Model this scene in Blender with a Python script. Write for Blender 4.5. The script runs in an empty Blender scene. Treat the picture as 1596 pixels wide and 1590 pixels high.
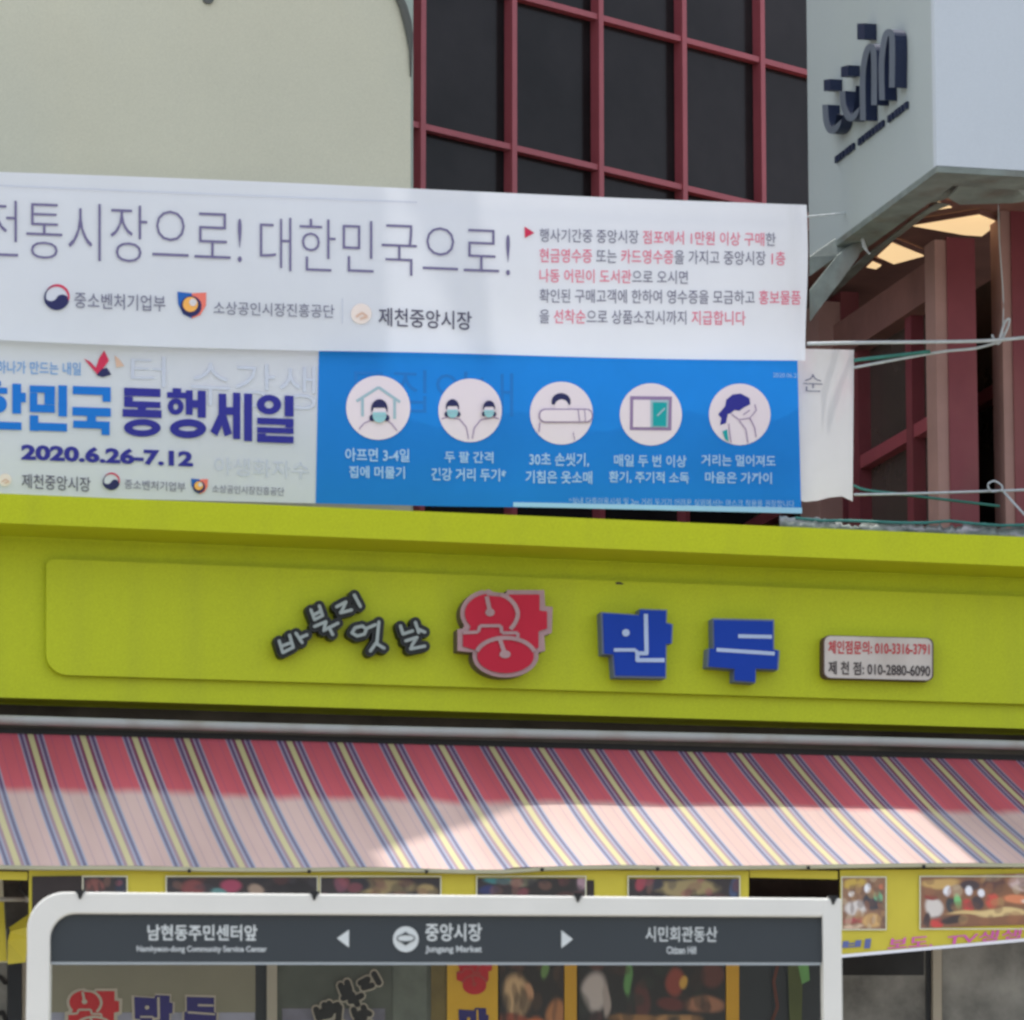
import bpy, math, random
from mathutils import Vector, Matrix, geometry, noise
random.seed(7)
sc = bpy.context.scene
COL = sc.collection

# ------------------------------------------------------------------ camera, sky, sun, exposure
F, CX, CY = 7300.0, 798.0, 795.0            # focal length and centre in units of the 1596-wide frame
PITCH = math.atan(1255.0 / 7300.0)
EYE = Vector((0, 0, 1.5))
cam_d = bpy.data.cameras.new('camera'); cam = bpy.data.objects.new('camera', cam_d); COL.objects.link(cam)
cam.location = EYE; cam.rotation_euler = (math.radians(90) + PITCH, 0, 0)
cam_d.sensor_width = 36.0; cam_d.lens = 36.0 * F / 1596.0
cam_d.clip_start = 0.1; cam_d.clip_end = 2000
sc.camera = cam
cam_d.dof.use_dof = True; cam_d.dof.focus_distance = 40.0; cam_d.dof.aperture_fstop = 13.0   # slightly missed focus

THETA = math.radians(13.3)                  # the street front runs away to the right
U = Vector((math.cos(THETA), math.sin(THETA), 0))
N = Vector((-math.sin(THETA), math.cos(THETA), 0))      # away from the viewer
Z = Vector((0, 0, 1))
SUN = (U * -0.015 + Z * 0.93 + N * 0.245).normalized()   # towards the sun: high, from behind the street front

w = bpy.data.worlds.new('World'); sc.world = w; w.use_nodes = True
nt = w.node_tree
sky = nt.nodes.new('ShaderNodeTexSky'); sky.sky_type = 'NISHITA'; sky.sun_disc = False
sky.sun_elevation = math.asin(SUN.z)
sky.sun_rotation = math.atan2(SUN.x, SUN.y)
sky.air_density = 1.0; sky.dust_density = 3.0; sky.ozone_density = 1.0
bg = nt.nodes['Background']; bg.inputs['Strength'].default_value = 0.15
hz = nt.nodes.new('ShaderNodeHueSaturation'); hz.inputs['Saturation'].default_value = 0.48     # a hazy, whitish sky
nt.links.new(sky.outputs[0], hz.inputs['Color']); nt.links.new(hz.outputs[0], bg.inputs['Color'])

sun_d = bpy.data.lights.new('sun', 'SUN'); sun_d.energy = 2.0; sun_d.angle = math.radians(0.5)
sun_d.color = (1.0, 0.95, 0.88)
sun = bpy.data.objects.new('sun', sun_d); COL.objects.link(sun)
sun.location = (0, 0, 40); sun.rotation_euler = SUN.to_track_quat('Z', 'Y').to_euler()

sc.view_settings.view_transform = 'Standard'; sc.view_settings.look = 'None'
sc.view_settings.exposure = 1.38; sc.view_settings.gamma = 1.0
sc.render.engine = 'CYCLES'
sc.cycles.filter_width = 2.3                # the soft resolving power of a long zoom
sc.cycles.max_bounces = 8

# ------------------------------------------------------------------ geometry helpers
cP, sP = math.cos(PITCH), math.sin(PITCH)
def ray(x, y):
    a, b = (x - CX) / F, (CY - y) / F
    return Vector((a, cP - b * sP, sP + b * cP))

P0 = EYE + ray(798, 960) * 18.0             # reference point on the face of the shop sign

class Plane:
    """a flat surface of the place; normal points away from the viewer"""
    def __init__(s, point, normal, bulge=None):
        s.p, s.n, s.bulge = Vector(point), Vector(normal).normalized(), bulge
    def at(s, x, y, off=0.0):
        r = ray(x, y)
        if s.bulge: off = off + s.bulge(x, y)
        p = s.p - s.n * off
        return EYE + r * ((p - EYE).dot(s.n) / r.dot(s.n))

def front(wd, bulge=None): return Plane(P0 + N * wd, N, bulge)
def uof(p): return (p - P0).dot(U)
def F3(u, v, wd): return P0 + U * u + Z * v + N * wd      # street-front coordinates -> world

def tag(o, label, cat, group=None, kind=None):
    o['label'] = label; o['category'] = cat
    if group: o['group'] = group
    if kind: o['kind'] = kind
    return o

def thing(name, loc, label, cat, group=None):
    o = bpy.data.objects.new(name, None); COL.objects.link(o); o.location = loc
    o.empty_display_size = 0.1
    return tag(o, label, cat, group)

def wloc(o):
    v = Vector((0, 0, 0))
    while o is not None:
        v = v + Vector(o.location); o = o.parent
    return v

def mk(name, verts, faces, mats, parent=None, midx=None, smooth=False, uvs=None, loc=None):
    if not isinstance(mats, (list, tuple)): mats = [mats]
    base = wloc(parent) if parent else Vector((0, 0, 0))
    if loc is not None: base = Vector(loc)
    me = bpy.data.meshes.new(name)
    me.from_pydata([tuple(Vector(v) - base) for v in verts], [], faces)
    for m in mats: me.materials.append(m)
    if midx:
        for p, i in zip(me.polygons, midx): p.material_index = i
    if smooth:
        for p in me.polygons: p.use_smooth = True
    if uvs:
        l = me.uv_layers.new(name='UVMap')
        for p in me.polygons:
            for li in p.loop_indices: l.data[li].uv = uvs[me.loops[li].vertex_index]
    me.validate(); me.update()
    o = bpy.data.objects.new(name, me); COL.objects.link(o)
    if parent: o.parent = parent
    elif loc is not None: o.location = loc
    return o

class MB:
    """collects geometry for one mesh"""
    def __init__(s): s.v, s.f, s.m = [], [], []
    def add(s, v, f, mi=0):
        b = len(s.v); s.v += [Vector(q) for q in v]
        s.f += [tuple(i + b for i in q) for q in f]; s.m += [mi] * len(f)
        return s
    def box(s, o, a, b, c, mi=0):
        """corner o and three edge vectors"""
        o, a, b, c = Vector(o), Vector(a), Vector(b), Vector(c)
        v = [o, o + a, o + a + b, o + b, o + c, o + a + c, o + a + b + c, o + b + c]
        f = [(0, 3, 2, 1), (4, 5, 6, 7), (0, 1, 5, 4), (1, 2, 6, 5), (2, 3, 7, 6), (3, 0, 4, 7)]
        return s.add(v, f, mi)
    def fbox(s, u0, u1, v0, v1, w0, w1, mi=0):
        return s.box(F3(u0, v0, w0), U * (u1 - u0), Z * (v1 - v0), N * (w1 - w0), mi)
    def bar(s, a, b, wx, wy, side, mi=0):
        """box section beam from a to b, width wx along side"""
        a, b = Vector(a), Vector(b); d = (b - a).normalized()
        sx = (side - d * side.dot(d)).normalized(); sy = d.cross(sx)
        o = a - sx * wx / 2 - sy * wy / 2
        return s.box(o, b - a, sx * wx, sy * wy, mi)
    def tube(s, pts, r, n=10, mi=0, cap=True):
        pts = [Vector(p) for p in pts]; rings = []
        for i, p in enumerate(pts):
            d = (pts[min(i + 1, len(pts) - 1)] - pts[max(i - 1, 0)]).normalized()
            x = d.cross(Z); x = x.normalized() if x.length > 1e-3 else Vector((1, 0, 0))
            y = x.cross(d).normalized()
            rr = r[i] if isinstance(r, (list, tuple)) else r
            rings.append([p + (x * math.cos(t) + y * math.sin(t)) * rr for t in [2 * math.pi * k / n for k in range(n)]])
        v = [q for rg in rings for q in rg]; f = []
        for i in range(len(pts) - 1):
            for k in range(n):
                f.append((i * n + k, i * n + (k + 1) % n, (i + 1) * n + (k + 1) % n, (i + 1) * n + k))
        if cap: f += [tuple(range(n))[::-1], tuple((len(pts) - 1) * n + k for k in range(n))]
        return s.add(v, f, mi)
    def prism(s, poly, back, mi=0, side=None):
        """poly: front outline (3D), extruded by the vector back"""
        n = len(poly); tri = geometry.tessellate_polygon([poly])
        v = list(poly) + [p + back for p in poly]
        s.add(v, [tuple(t) for t in tri], mi)
        b = len(s.v) - 2 * n
        ff = [tuple(i + n for i in t[::-1]) for t in tri]
        for i in range(n):
            j = (i + 1) % n; ff.append((i, i + n, j + n, j))
        s.f += [tuple(i + b for i in q) for q in ff]
        s.m += [mi if side is None else side] * len(ff)
        return s
    def flat(s, poly, mi=0):
        tri = geometry.tessellate_polygon([poly])
        return s.add(poly, [tuple(t) for t in tri], mi)
    def build(s, name, mats, parent=None, smooth=False, loc=None):
        return mk(name, s.v, s.f, mats, parent, s.m, smooth, loc=loc)

# ---- flat shapes in frame units, laid on a plane of the place
def disc(cx, cy, rx, ry=None, a0=0, a1=360, n=40):
    ry = rx if ry is None else ry
    return [(cx + rx * math.cos(math.radians(a0 + (a1 - a0) * k / n)), cy + ry * math.sin(math.radians(a0 + (a1 - a0) * k / n)))
            for k in range(n + (0 if a1 - a0 == 360 else 1))]
def stroke(pts, wd, closed=False):
    """outline polygons of a poly-line: one quad per piece and a small disc at each joint"""
    out = []
    q = list(pts) + ([pts[0]] if closed else [])
    for (x0, y0), (x1, y1) in zip(q, q[1:]):
        dx, dy = x1 - x0, y1 - y0; l = math.hypot(dx, dy) or 1
        nx, ny = -dy / l * wd / 2, dx / l * wd / 2
        out.append([(x0 + nx, y0 + ny), (x1 + nx, y1 + ny), (x1 - nx, y1 - ny), (x0 - nx, y0 - ny)])
    return out
def band(pts, wd, closed=False):
    """one ribbon along a smooth path (no overlaps)"""
    n = len(pts); L, R = [], []
    for i in range(n):
        a = pts[(i - 1) % n] if (closed or i > 0) else pts[i]
        b = pts[(i + 1) % n] if (closed or i < n - 1) else pts[i]
        dx, dy = b[0] - a[0], b[1] - a[1]; l = math.hypot(dx, dy) or 1
        k = wd[i] / 2 if isinstance(wd, (list, tuple)) else wd / 2
        L.append((pts[i][0] - dy / l * k, pts[i][1] + dx / l * k)); R.append((pts[i][0] + dy / l * k, pts[i][1] - dx / l * k))
    out = []
    for i in range(n if closed else n - 1):
        j = (i + 1) % n; out.append([L[i], L[j], R[j], R[i]])
    return out
def rrect(x0, y0, x1, y1, r, n=6, slope=0.0, corners='abcd'):
    pts = []
    for key, cx, cy, a in (('a', x0 + r, y0 + r, 180), ('b', x1 - r, y0 + r, 270), ('c', x1 - r, y1 - r, 0), ('d', x0 + r, y1 - r, 90)):
        if key in corners:
            for k in range(n + 1):
                t = math.radians(a + 90 * k / n); pts.append((cx + r * math.cos(t), cy + r * math.sin(t)))
        else:
            pts.append({'a': (x0, y0), 'b': (x1, y0), 'c': (x1, y1), 'd': (x0, y1)}[key])
    return [(x, y + slope * (x - x0)) for x, y in pts]
def R(x0, y0, x1, y1, k=0.035): 
    d = (x1 - x0) * k / 2
    return [(x0, y0 - d), (x1, y0 + d), (x1, y1 + d), (x0, y1 - d)]
def crop(ox, oy, s): return lambda pts: [(ox + x / s, oy + y / s) for x, y in pts]

def decal(mb, plane, polys, off, mi=0, step=0.0003):
    for i, poly in enumerate(polys):
        mb.flat([plane.at(x, y, off + step * (i % 12)) for x, y in poly], mi)
    return mb

def text2d(body, tl, tr, bl, weight=0.0, reds=(), res=3, spacing=1.0):
    """glyph triangles of a line of writing fitted in the box tl-tr-bl; reds: (first, last) runs with material 1"""
    c = bpy.data.curves.new('lettering', 'FONT'); c.body = body; c.resolution_u = res; c.offset = weight
    c.space_character = spacing
    m0 = bpy.data.materials.get('lettering_slot') or bpy.data.materials.new('lettering_slot')
    c.materials.append(m0); c.materials.append(m0)
    for a, b in reds:
        for i in range(a, b): c.body_format[i].material_index = 1
    o = bpy.data.objects.new('lettering', c); COL.objects.link(o)
    dg = bpy.context.evaluated_depsgraph_get(); dg.update()
    me = bpy.data.meshes.new_from_object(o.evaluated_get(dg))
    V = [(v.co.x, v.co.y) for v in me.vertices]; Fc = [tuple(p.vertices) for p in me.polygons]; M = [p.material_index for p in me.polygons]
    bpy.data.objects.remove(o); bpy.data.curves.remove(c); bpy.data.meshes.remove(me)
    if not V: return [], [], []
    x0, x1 = min(v[0] for v in V), max(v[0] for v in V); y0, y1 = min(v[1] for v in V), max(v[1] for v in V)
    W, H = x1 - x0, y1 - y0
    out = []
    for x, y in V:
        a, b = (x - x0) / W, (y1 - y) / H
        out.append((tl[0] + a * (tr[0] - tl[0]) + b * (bl[0] - tl[0]), tl[1] + a * (tr[1] - tl[1]) + b * (bl[1] - tl[1])))
    return out, Fc, M
def write(mb, plane, off, body, tl, tr, bl, weight=0.0, reds=(), mi=0, res=3, spacing=1.0):
    v, f, m = text2d(body, tl, tr, bl, weight, reds, res, spacing)
    b = len(mb.v)
    mb.v += [plane.at(x, y, off) for x, y in v]; mb.f += [tuple(i + b for i in q) for q in f]
    mb.m += [mi + k for k in m]
    return mb

def sheet(name, plane, tl, tr, br, bl, nx, ny, mat, parent, off=0.0, edge=None, thick=0.0):
    """cloth panel: grid between four corners; edge(s,t)->(dx,dy)"""
    v, f = [], []
    for j in range(ny + 1):
        for i in range(nx + 1):
            s, t = i / nx, j / ny
            x = (tl[0] * (1 - s) + tr[0] * s) * (1 - t) + (bl[0] * (1 - s) + br[0] * s) * t
            y = (tl[1] * (1 - s) + tr[1] * s) * (1 - t) + (bl[1] * (1 - s) + br[1] * s) * t
            if edge: d = edge(s, t); x += d[0]; y += d[1]
            v.append(plane.at(x, y, off))
    for j in range(ny):
        for i in range(nx):
            a = j * (nx + 1) + i; f.append((a, a + nx + 1, a + nx + 2, a + 1))
    return mk(name, v, f, mat, parent, smooth=True)

def line_part(name, plane, off, body, tl, tr, bl, wt, m, parent, reds=()):
    mb = MB(); write(mb, plane, off, body, tl, tr, bl, wt, reds)
    return mb.build(name, [M[k] for k in (m if isinstance(m, tuple) else (m,))] , parent)

# ------------------------------------------------------------------ materials
def srgb(r, g, b):
    return tuple((c / 255 / 12.92 if c / 255 <= 0.04045 else ((c / 255 + 0.055) / 1.055) ** 2.4) for c in (r, g, b))
def mat(name, col, rough=0.6, var=0.12, scale=3.0, bump=0.0, bscale=60.0, spec=0.3, metal=0.0, dirt=None, dscale=1.5, damt=0.3, grain=0.0, dmap=(1, 1, 0.35)):
    m = bpy.data.materials.new(name); m.use_nodes = True
    t = m.node_tree; b = t.nodes['Principled BSDF']
    b.inputs['Roughness'].default_value = rough; b.inputs['Specular IOR Level'].default_value = spec
    b.inputs['Metallic'].default_value = metal
    tc = t.nodes.new('ShaderNodeTexCoord')
    nz = t.nodes.new('ShaderNodeTexNoise'); nz.inputs['Scale'].default_value = scale; nz.inputs['Detail'].default_value = 6
    nz.inputs['Roughness'].default_value = 0.62
    t.links.new(tc.outputs['Object'], nz.inputs['Vector'])
    r = t.nodes.new('ShaderNodeValToRGB')
    r.color_ramp.elements[0].position = 0.3; r.color_ramp.elements[1].position = 0.72
    lo = tuple(max(0, c * (1 - var)) for c in col); hi = tuple(min(1, c * (1 + var * 0.7)) for c in col)
    r.color_ramp.elements[0].color = (*lo, 1); r.color_ramp.elements[1].color = (*hi, 1)
    t.links.new(nz.outputs['Fac'], r.inputs['Fac'])
    out = r.outputs['Color']
    if dirt is not None:
        n2 = t.nodes.new('ShaderNodeTexNoise'); n2.inputs['Scale'].default_value = dscale; n2.inputs['Detail'].default_value = 8
        mp = t.nodes.new('ShaderNodeMapping'); mp.inputs['Scale'].default_value = dmap
        t.links.new(tc.outputs['Object'], mp.inputs['Vector']); t.links.new(mp.outputs[0], n2.inputs['Vector'])
        r2 = t.nodes.new('ShaderNodeValToRGB'); r2.color_ramp.elements[0].position = 0.5; r2.color_ramp.elements[1].position = 0.72
        r2.color_ramp.elements[1].color = (damt, damt, damt, 1)
        t.links.new(n2.outputs['Fac'], r2.inputs['Fac'])
        mx = t.nodes.new('ShaderNodeMix'); mx.data_type = 'RGBA'
        t.links.new(r2.outputs['Color'], mx.inputs['Factor']); t.links.new(out, mx.inputs['A'])
        mx.inputs['B'].default_value = (*dirt, 1); out = mx.outputs['Result']
    if grain:
        ng = t.nodes.new('ShaderNodeTexNoise'); ng.inputs['Scale'].default_value = 170; ng.inputs['Detail'].default_value = 2
        t.links.new(tc.outputs['Object'], ng.inputs['Vector'])
        rg = t.nodes.new('ShaderNodeValToRGB'); rg.color_ramp.elements[0].position = 0.3; rg.color_ramp.elements[1].position = 0.7
        rg.color_ramp.elements[0].color = (1 - grain, 1 - grain, 1 - grain, 1); rg.color_ramp.elements[1].color = (1, 1, 1, 1)
        t.links.new(ng.outputs['Fac'], rg.inputs['Fac'])
        mg = t.nodes.new('ShaderNodeMix'); mg.data_type = 'RGBA'; mg.blend_type = 'MULTIPLY'; mg.inputs['Factor'].default_value = 1.0
        t.links.new(out, mg.inputs['A']); t.links.new(rg.outputs['Color'], mg.inputs['B']); out = mg.outputs['Result']
    t.links.new(out, b.inputs['Base Color'])
    if bump:
        n3 = t.nodes.new('ShaderNodeTexNoise'); n3.inputs['Scale'].default_value = bscale; n3.inputs['Detail'].default_value = 4
        t.links.new(tc.outputs['Object'], n3.inputs['Vector'])
        bp = t.nodes.new('ShaderNodeBump'); bp.inputs['Strength'].default_value = bump; bp.inputs['Distance'].default_value = 0.01
        t.links.new(n3.outputs['Fac'], bp.inputs['Height']); t.links.new(bp.outputs[0], b.inputs['Normal'])
    return m

M = {}
M['sign'] = mat('lime_painted_steel', (0.50, 0.57, 0.016), 0.5, 0.04, 1.2, 0.05, 240, 0.22, dirt=(0.36, 0.40, 0.03), dscale=1.6, damt=0.22, grain=0.16, dmap=(5, 5, 0.35))
M['banner'] = mat('white_banner_cloth', (0.78, 0.805, 0.865), 0.75, 0.03, 2.5, 0.06, 30, 0.2)
M['bannerback'] = mat('white_banner_cloth_creased', (0.80, 0.79, 0.80), 0.75, 0.04, 5, 0.12, 14, 0.2, dirt=(0.80, 0.50, 0.58), dscale=4.0, damt=0.55)
M['blueprint'] = mat('blue_printed_cloth', (0.011, 0.245, 0.74), 0.6, 0.06, 3, 0.05, 30, 0.25)
M['bluehem'] = mat('pale_blue_hem_cloth', (0.35, 0.62, 0.85), 0.6, 0.06, 3)
M['ink_violet'] = mat('violet_grey_ink', srgb(112, 106, 142), 0.7, 0.04)
M['ink_grey'] = mat('grey_ink', srgb(118, 118, 140), 0.7, 0.04)
M['ink_dark'] = mat('dark_grey_ink', srgb(85, 84, 104), 0.7, 0.04)
M['ink_pink'] = mat('pink_red_ink', srgb(222, 110, 138), 0.7, 0.04)
M['ink_red'] = mat('crimson_ink', srgb(205, 50, 85), 0.7, 0.05)
M['ink_blue'] = mat('bright_blue_ink', (0.006, 0.17, 0.60), 0.7, 0.04)
M['ink_skyblue'] = mat('sky_blue_ink', srgb(110, 160, 215), 0.7, 0.04)
M['ink_indigo'] = mat('indigo_ink', (0.028, 0.028, 0.27), 0.7, 0.04)
M['ink_navy'] = mat('navy_ink', (0.022, 0.024, 0.10), 0.7, 0.05)
M['ink_coral'] = mat('coral_ink', srgb(232, 120, 105), 0.7, 0.04)
M['ink_orange'] = mat('orange_ink', srgb(240, 175, 90), 0.7, 0.04)
M['ink_logoblue'] = mat('logo_blue_ink', srgb(35, 95, 175), 0.7, 0.04)
M['ink_cream'] = mat('cream_ink', srgb(232, 218, 210), 0.7, 0.04)
M['ink_tan'] = mat('tan_ink', srgb(214, 180, 160), 0.7, 0.04)
M['ink_ghost'] = mat('faint_grey_ink', srgb(198, 203, 218), 0.75, 0.04)
M['ink_ghostblue'] = mat('show_through_blue_ink', (0.012, 0.185, 0.58), 0.65, 0.05)
M['ink_white'] = mat('white_ink', (0.74, 0.74, 0.78), 0.7, 0.03)
M['ink_paleblue'] = mat('pale_blue_ink', srgb(165, 200, 238), 0.7, 0.03)
M['ink_teal'] = mat('teal_ink', srgb(20, 160, 165), 0.7, 0.03)
M['ink_paleteal'] = mat('pale_teal_ink', srgb(150, 200, 208), 0.7, 0.03)
M['ink_greyteal'] = mat('grey_teal_ink', srgb(160, 188, 200), 0.7, 0.03)
M['ink_lilac'] = mat('lilac_line_ink', srgb(150, 125, 165), 0.7, 0.03)
M['ink_blush'] = mat('blush_ink', srgb(232, 218, 226), 0.7, 0.03)
M['letter_red'] = mat('red_letter_acrylic', (0.46, 0.022, 0.045), 0.55, 0.06, 4, 0, 60, 0.12)
M['letter_side'] = mat('grey_brown_letter_return', (0.12, 0.085, 0.08), 0.5, 0.15, 9)
M['letter_edge'] = mat('faded_pink_letter_edge', (0.37, 0.235, 0.235), 0.5, 0.15, 9)
M['letter_blue'] = mat('blue_letter_acrylic', (0.012, 0.050, 0.34), 0.55, 0.06, 4, 0, 60, 0.10)
M['letter_blue_edge'] = mat('slate_blue_letter_edge', (0.14, 0.18, 0.28), 0.5, 0.1)
M['letter_blue_line'] = mat('pale_blue_letter_line', (0.40, 0.50, 0.68), 0.5, 0.1)
M['letter_black'] = mat('black_letter_return', (0.016, 0.018, 0.018), 0.5, 0.1)
M['letter_white'] = mat('grey_white_letter_face', (0.32, 0.37, 0.35), 0.5, 0.1)
M['plate'] = mat('cream_plate_acrylic', (0.56, 0.52, 0.47), 0.5, 0.06, 4, 0, 60, 0.3, dirt=(0.35, 0.30, 0.25), dscale=6, damt=0.4)
M['plate_side'] = mat('brown_plate_side', (0.10, 0.06, 0.05), 0.6, 0.2)
M['plate_red'] = mat('plate_red_ink', (0.50, 0.05, 0.06), 0.6, 0.05)
M['plate_black'] = mat('plate_black_ink', (0.06, 0.05, 0.05), 0.6, 0.05)
M['beige'] = mat('beige_rendered_wall', (0.56, 0.55, 0.43), 0.85, 0.05, 1.1, 0.10, 45, 0.15, dirt=(0.46, 0.49, 0.43), dscale=0.8, damt=0.55, grain=0.10)
M['beige_rim'] = mat('dark_grey_wall_rim', (0.10, 0.105, 0.095), 0.7, 0.15)
M['pale_green'] = mat('pale_grey_green_wall', (0.36, 0.42, 0.38), 0.8, 0.06)
M['mullion'] = mat('faded_red_window_frame', (0.31, 0.070, 0.085), 0.45, 0.10, 6, 0, 60, 0.35)
M['glass'] = mat('dark_tinted_glass', (0.020, 0.018, 0.019), 0.18, 0.8, 0.6, 0.03, 2.5, 0.13)
M['glassbrown'] = mat('dark_brown_glass', (0.075, 0.058, 0.05), 0.25, 0.35, 0.8, 0.02, 3, 0.25)
M['redsteel'] = mat('dark_red_painted_steel', (0.19, 0.042, 0.052), 0.5, 0.12, 5, 0.03, 60, 0.3, dirt=(0.27, 0.12, 0.10), dscale=3, damt=0.4)
M['redlit'] = mat('lit_pink_column_side', (0.35, 0.205, 0.18), 0.6, 0.12, 5, 0.03, 60, 0.25)  # light on the columns' left faces, put into a paler colour
M['soffit'] = mat('brown_red_soffit_board', (0.20, 0.095, 0.08), 0.7, 0.2, 4)
M['boxside'] = mat('shaded_grey_green_sign_side', (0.37, 0.415, 0.41), 0.5, 0.03, 1.0, 0.02, 50, 0.25, grain=0.06)  # greenish side, also darkened so that its shade sits in the colour
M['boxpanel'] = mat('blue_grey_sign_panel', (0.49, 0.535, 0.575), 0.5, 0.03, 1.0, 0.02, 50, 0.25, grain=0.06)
M['flashing'] = mat('grey_green_sheet_metal', (0.17, 0.20, 0.18), 0.5, 0.35, 7, 0.2, 25, 0.4, dirt=(0.10, 0.06, 0.04), dscale=5, damt=0.7)
M['logo_side'] = mat('navy_logo_side', (0.012, 0.020, 0.052), 0.45, 0.1)
M['logo_face_lit'] = mat('navy_logo_face_lit', (0.10, 0.12, 0.15), 0.5, 0.15)  # navy letter fronts painted greyer, the light they catch put into the colour
M['cord'] = mat('pale_nylon_cord', (0.50, 0.54, 0.56), 0.6, 0.15, 30)
M['cord_green'] = mat('green_nylon_cord', (0.05, 0.20, 0.17), 0.6, 0.2, 30)
M['pipe'] = mat('pale_grey_pipe', (0.37, 0.38, 0.36), 0.45, 0.08, 5, dirt=(0.22, 0.15, 0.08), dscale=4, damt=0.6)
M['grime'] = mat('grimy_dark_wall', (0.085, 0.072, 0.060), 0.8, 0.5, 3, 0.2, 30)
M['black'] = mat('black_housing', (0.012, 0.011, 0.011), 0.6, 0.3)
M['awn_bar'] = mat('pale_awning_bar', (0.40, 0.385, 0.26), 0.5, 0.1)
M['yellow'] = mat('yellow_printed_vinyl', (0.56, 0.47, 0.045), 0.5, 0.08, 5, 0.06, 20, 0.3)
M['yellow_pale'] = mat('pale_printed_edge', (0.62, 0.60, 0.45), 0.6, 0.08)
M['purple_ink'] = mat('magenta_ink', srgb(205, 95, 165), 0.6, 0.1)
M['valance_blue'] = mat('faded_blue_ink', srgb(95, 105, 155), 0.6, 0.1)
M['frame_white'] = mat('off_white_coated_aluminium', (0.68, 0.665, 0.61), 0.4, 0.05, 3, 0, 60, 0.4)
M['header'] = mat('slate_header_panel', (0.037, 0.044, 0.049), 0.5, 0.06, 2, 0, 60, 0.3)
M['header_text'] = mat('white_header_lettering', (0.60, 0.63, 0.62), 0.6, 0.05)
M['header_text2'] = mat('pale_header_lettering', (0.50, 0.53, 0.53), 0.6, 0.05)
M['header_soft'] = mat('grey_header_lettering', (0.34, 0.37, 0.38), 0.6, 0.05)
M['clip'] = mat('dark_clip', (0.02, 0.02, 0.02), 0.6, 0.2)
M['olive'] = mat('olive_grey_board', (0.26, 0.25, 0.18), 0.7, 0.08, 3)
M['bluegrey'] = mat('blue_grey_board', (0.36, 0.37, 0.46), 0.6, 0.1, 4)
M['greenglass'] = mat('dark_green_grey_glass', (0.10, 0.115, 0.095), 0.35, 0.4, 3, 0, 60, 0.3)
M['greyglass'] = mat('reflecting_grey_glass', (0.24, 0.24, 0.215), 0.35, 0.55, 4.5, 0, 60, 0.3)  # window reflections put into the glass colour as paler blotches
M['winframe'] = mat('beige_grey_window_frame', (0.42, 0.39, 0.31), 0.5, 0.08)
M['darkframe'] = mat('dark_window_frame', (0.03, 0.035, 0.04), 0.5, 0.1)
M['window_red'] = mat('red_window_film', (0.55, 0.022, 0.03), 0.5, 0.06)
M['window_navy'] = mat('navy_window_film', (0.03, 0.024, 0.16), 0.5, 0.06)
M['window_edge'] = mat('beige_film_edge', (0.50, 0.46, 0.37), 0.5, 0.06)
M['poster_yellow'] = mat('amber_poster', (0.72, 0.43, 0.03), 0.5, 0.08)
M['orange_post'] = mat('amber_edge_strip', (0.62, 0.34, 0.025), 0.5, 0.1)
M['print_skin'] = mat('printed_brown', srgb(150, 105, 80), 0.5, 0.2, 8)
M['print_white'] = mat('printed_white', srgb(185, 178, 170), 0.5, 0.15, 8)
M['print_red'] = mat('printed_red', srgb(175, 70, 65), 0.5, 0.15, 8)
M['print_green'] = mat('printed_green', srgb(110, 165, 95), 0.5, 0.15, 8)
M['print_dark'] = mat('printed_dark', srgb(50, 42, 40), 0.5, 0.2, 8)
M['print_tan'] = mat('printed_tan', srgb(200, 170, 115), 0.5, 0.15, 10)
M['print_brown'] = mat('printed_dark_brown', srgb(95, 50, 38), 0.5, 0.2, 8)
M['asphalt'] = mat('asphalt', (0.10, 0.10, 0.098), 0.9, 0.2, 20, 0.3, 150, 0.2)
M['paving'] = mat('grey_paving', (0.34, 0.32, 0.285), 0.85, 0.15, 5, 0.2, 60, 0.2)
M['earth'] = mat('pale_street_ground', (0.28, 0.265, 0.235), 0.9, 0.2, 2)
M['wallgrey'] = mat('grey_shop_wall', (0.30, 0.30, 0.28), 0.8, 0.1)
M['tarp'] = mat('crumpled_grey_green_sheet', (0.16, 0.19, 0.17), 0.6, 0.7, 9, 0.3, 30, 0.3, dirt=(0.42, 0.40, 0.42), dscale=7, damt=0.9)

def let_light_through(m, k):
    t = m.node_tree; b = t.nodes['Principled BSDF']; o = t.nodes['Material Output']
    tr = t.nodes.new('ShaderNodeBsdfTranslucent'); ms = t.nodes.new('ShaderNodeMixShader'); ms.inputs[0].default_value = k
    t.links.new(b.inputs['Base Color'].links[0].from_socket, tr.inputs['Color'])
    t.links.new(b.outputs[0], ms.inputs[1]); t.links.new(tr.outputs[0], ms.inputs[2]); t.links.new(ms.outputs[0], o.inputs['Surface'])
let_light_through(M['banner'], 0.30); let_light_through(M['bannerback'], 0.30); let_light_through(M['blueprint'], 0.25)
def glow(name, col, strength):
    m = bpy.data.materials.new(name); m.use_nodes = True
    b = m.node_tree.nodes['Principled BSDF']; b.inputs['Base Color'].default_value = (*col, 1)
    b.inputs['Emission Color'].default_value = (*col, 1); b.inputs['Emission Strength'].default_value = strength
    return m
M['lamp'] = glow('warm_ceiling_panel', (0.88, 0.62, 0.33), 0.36)

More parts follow.
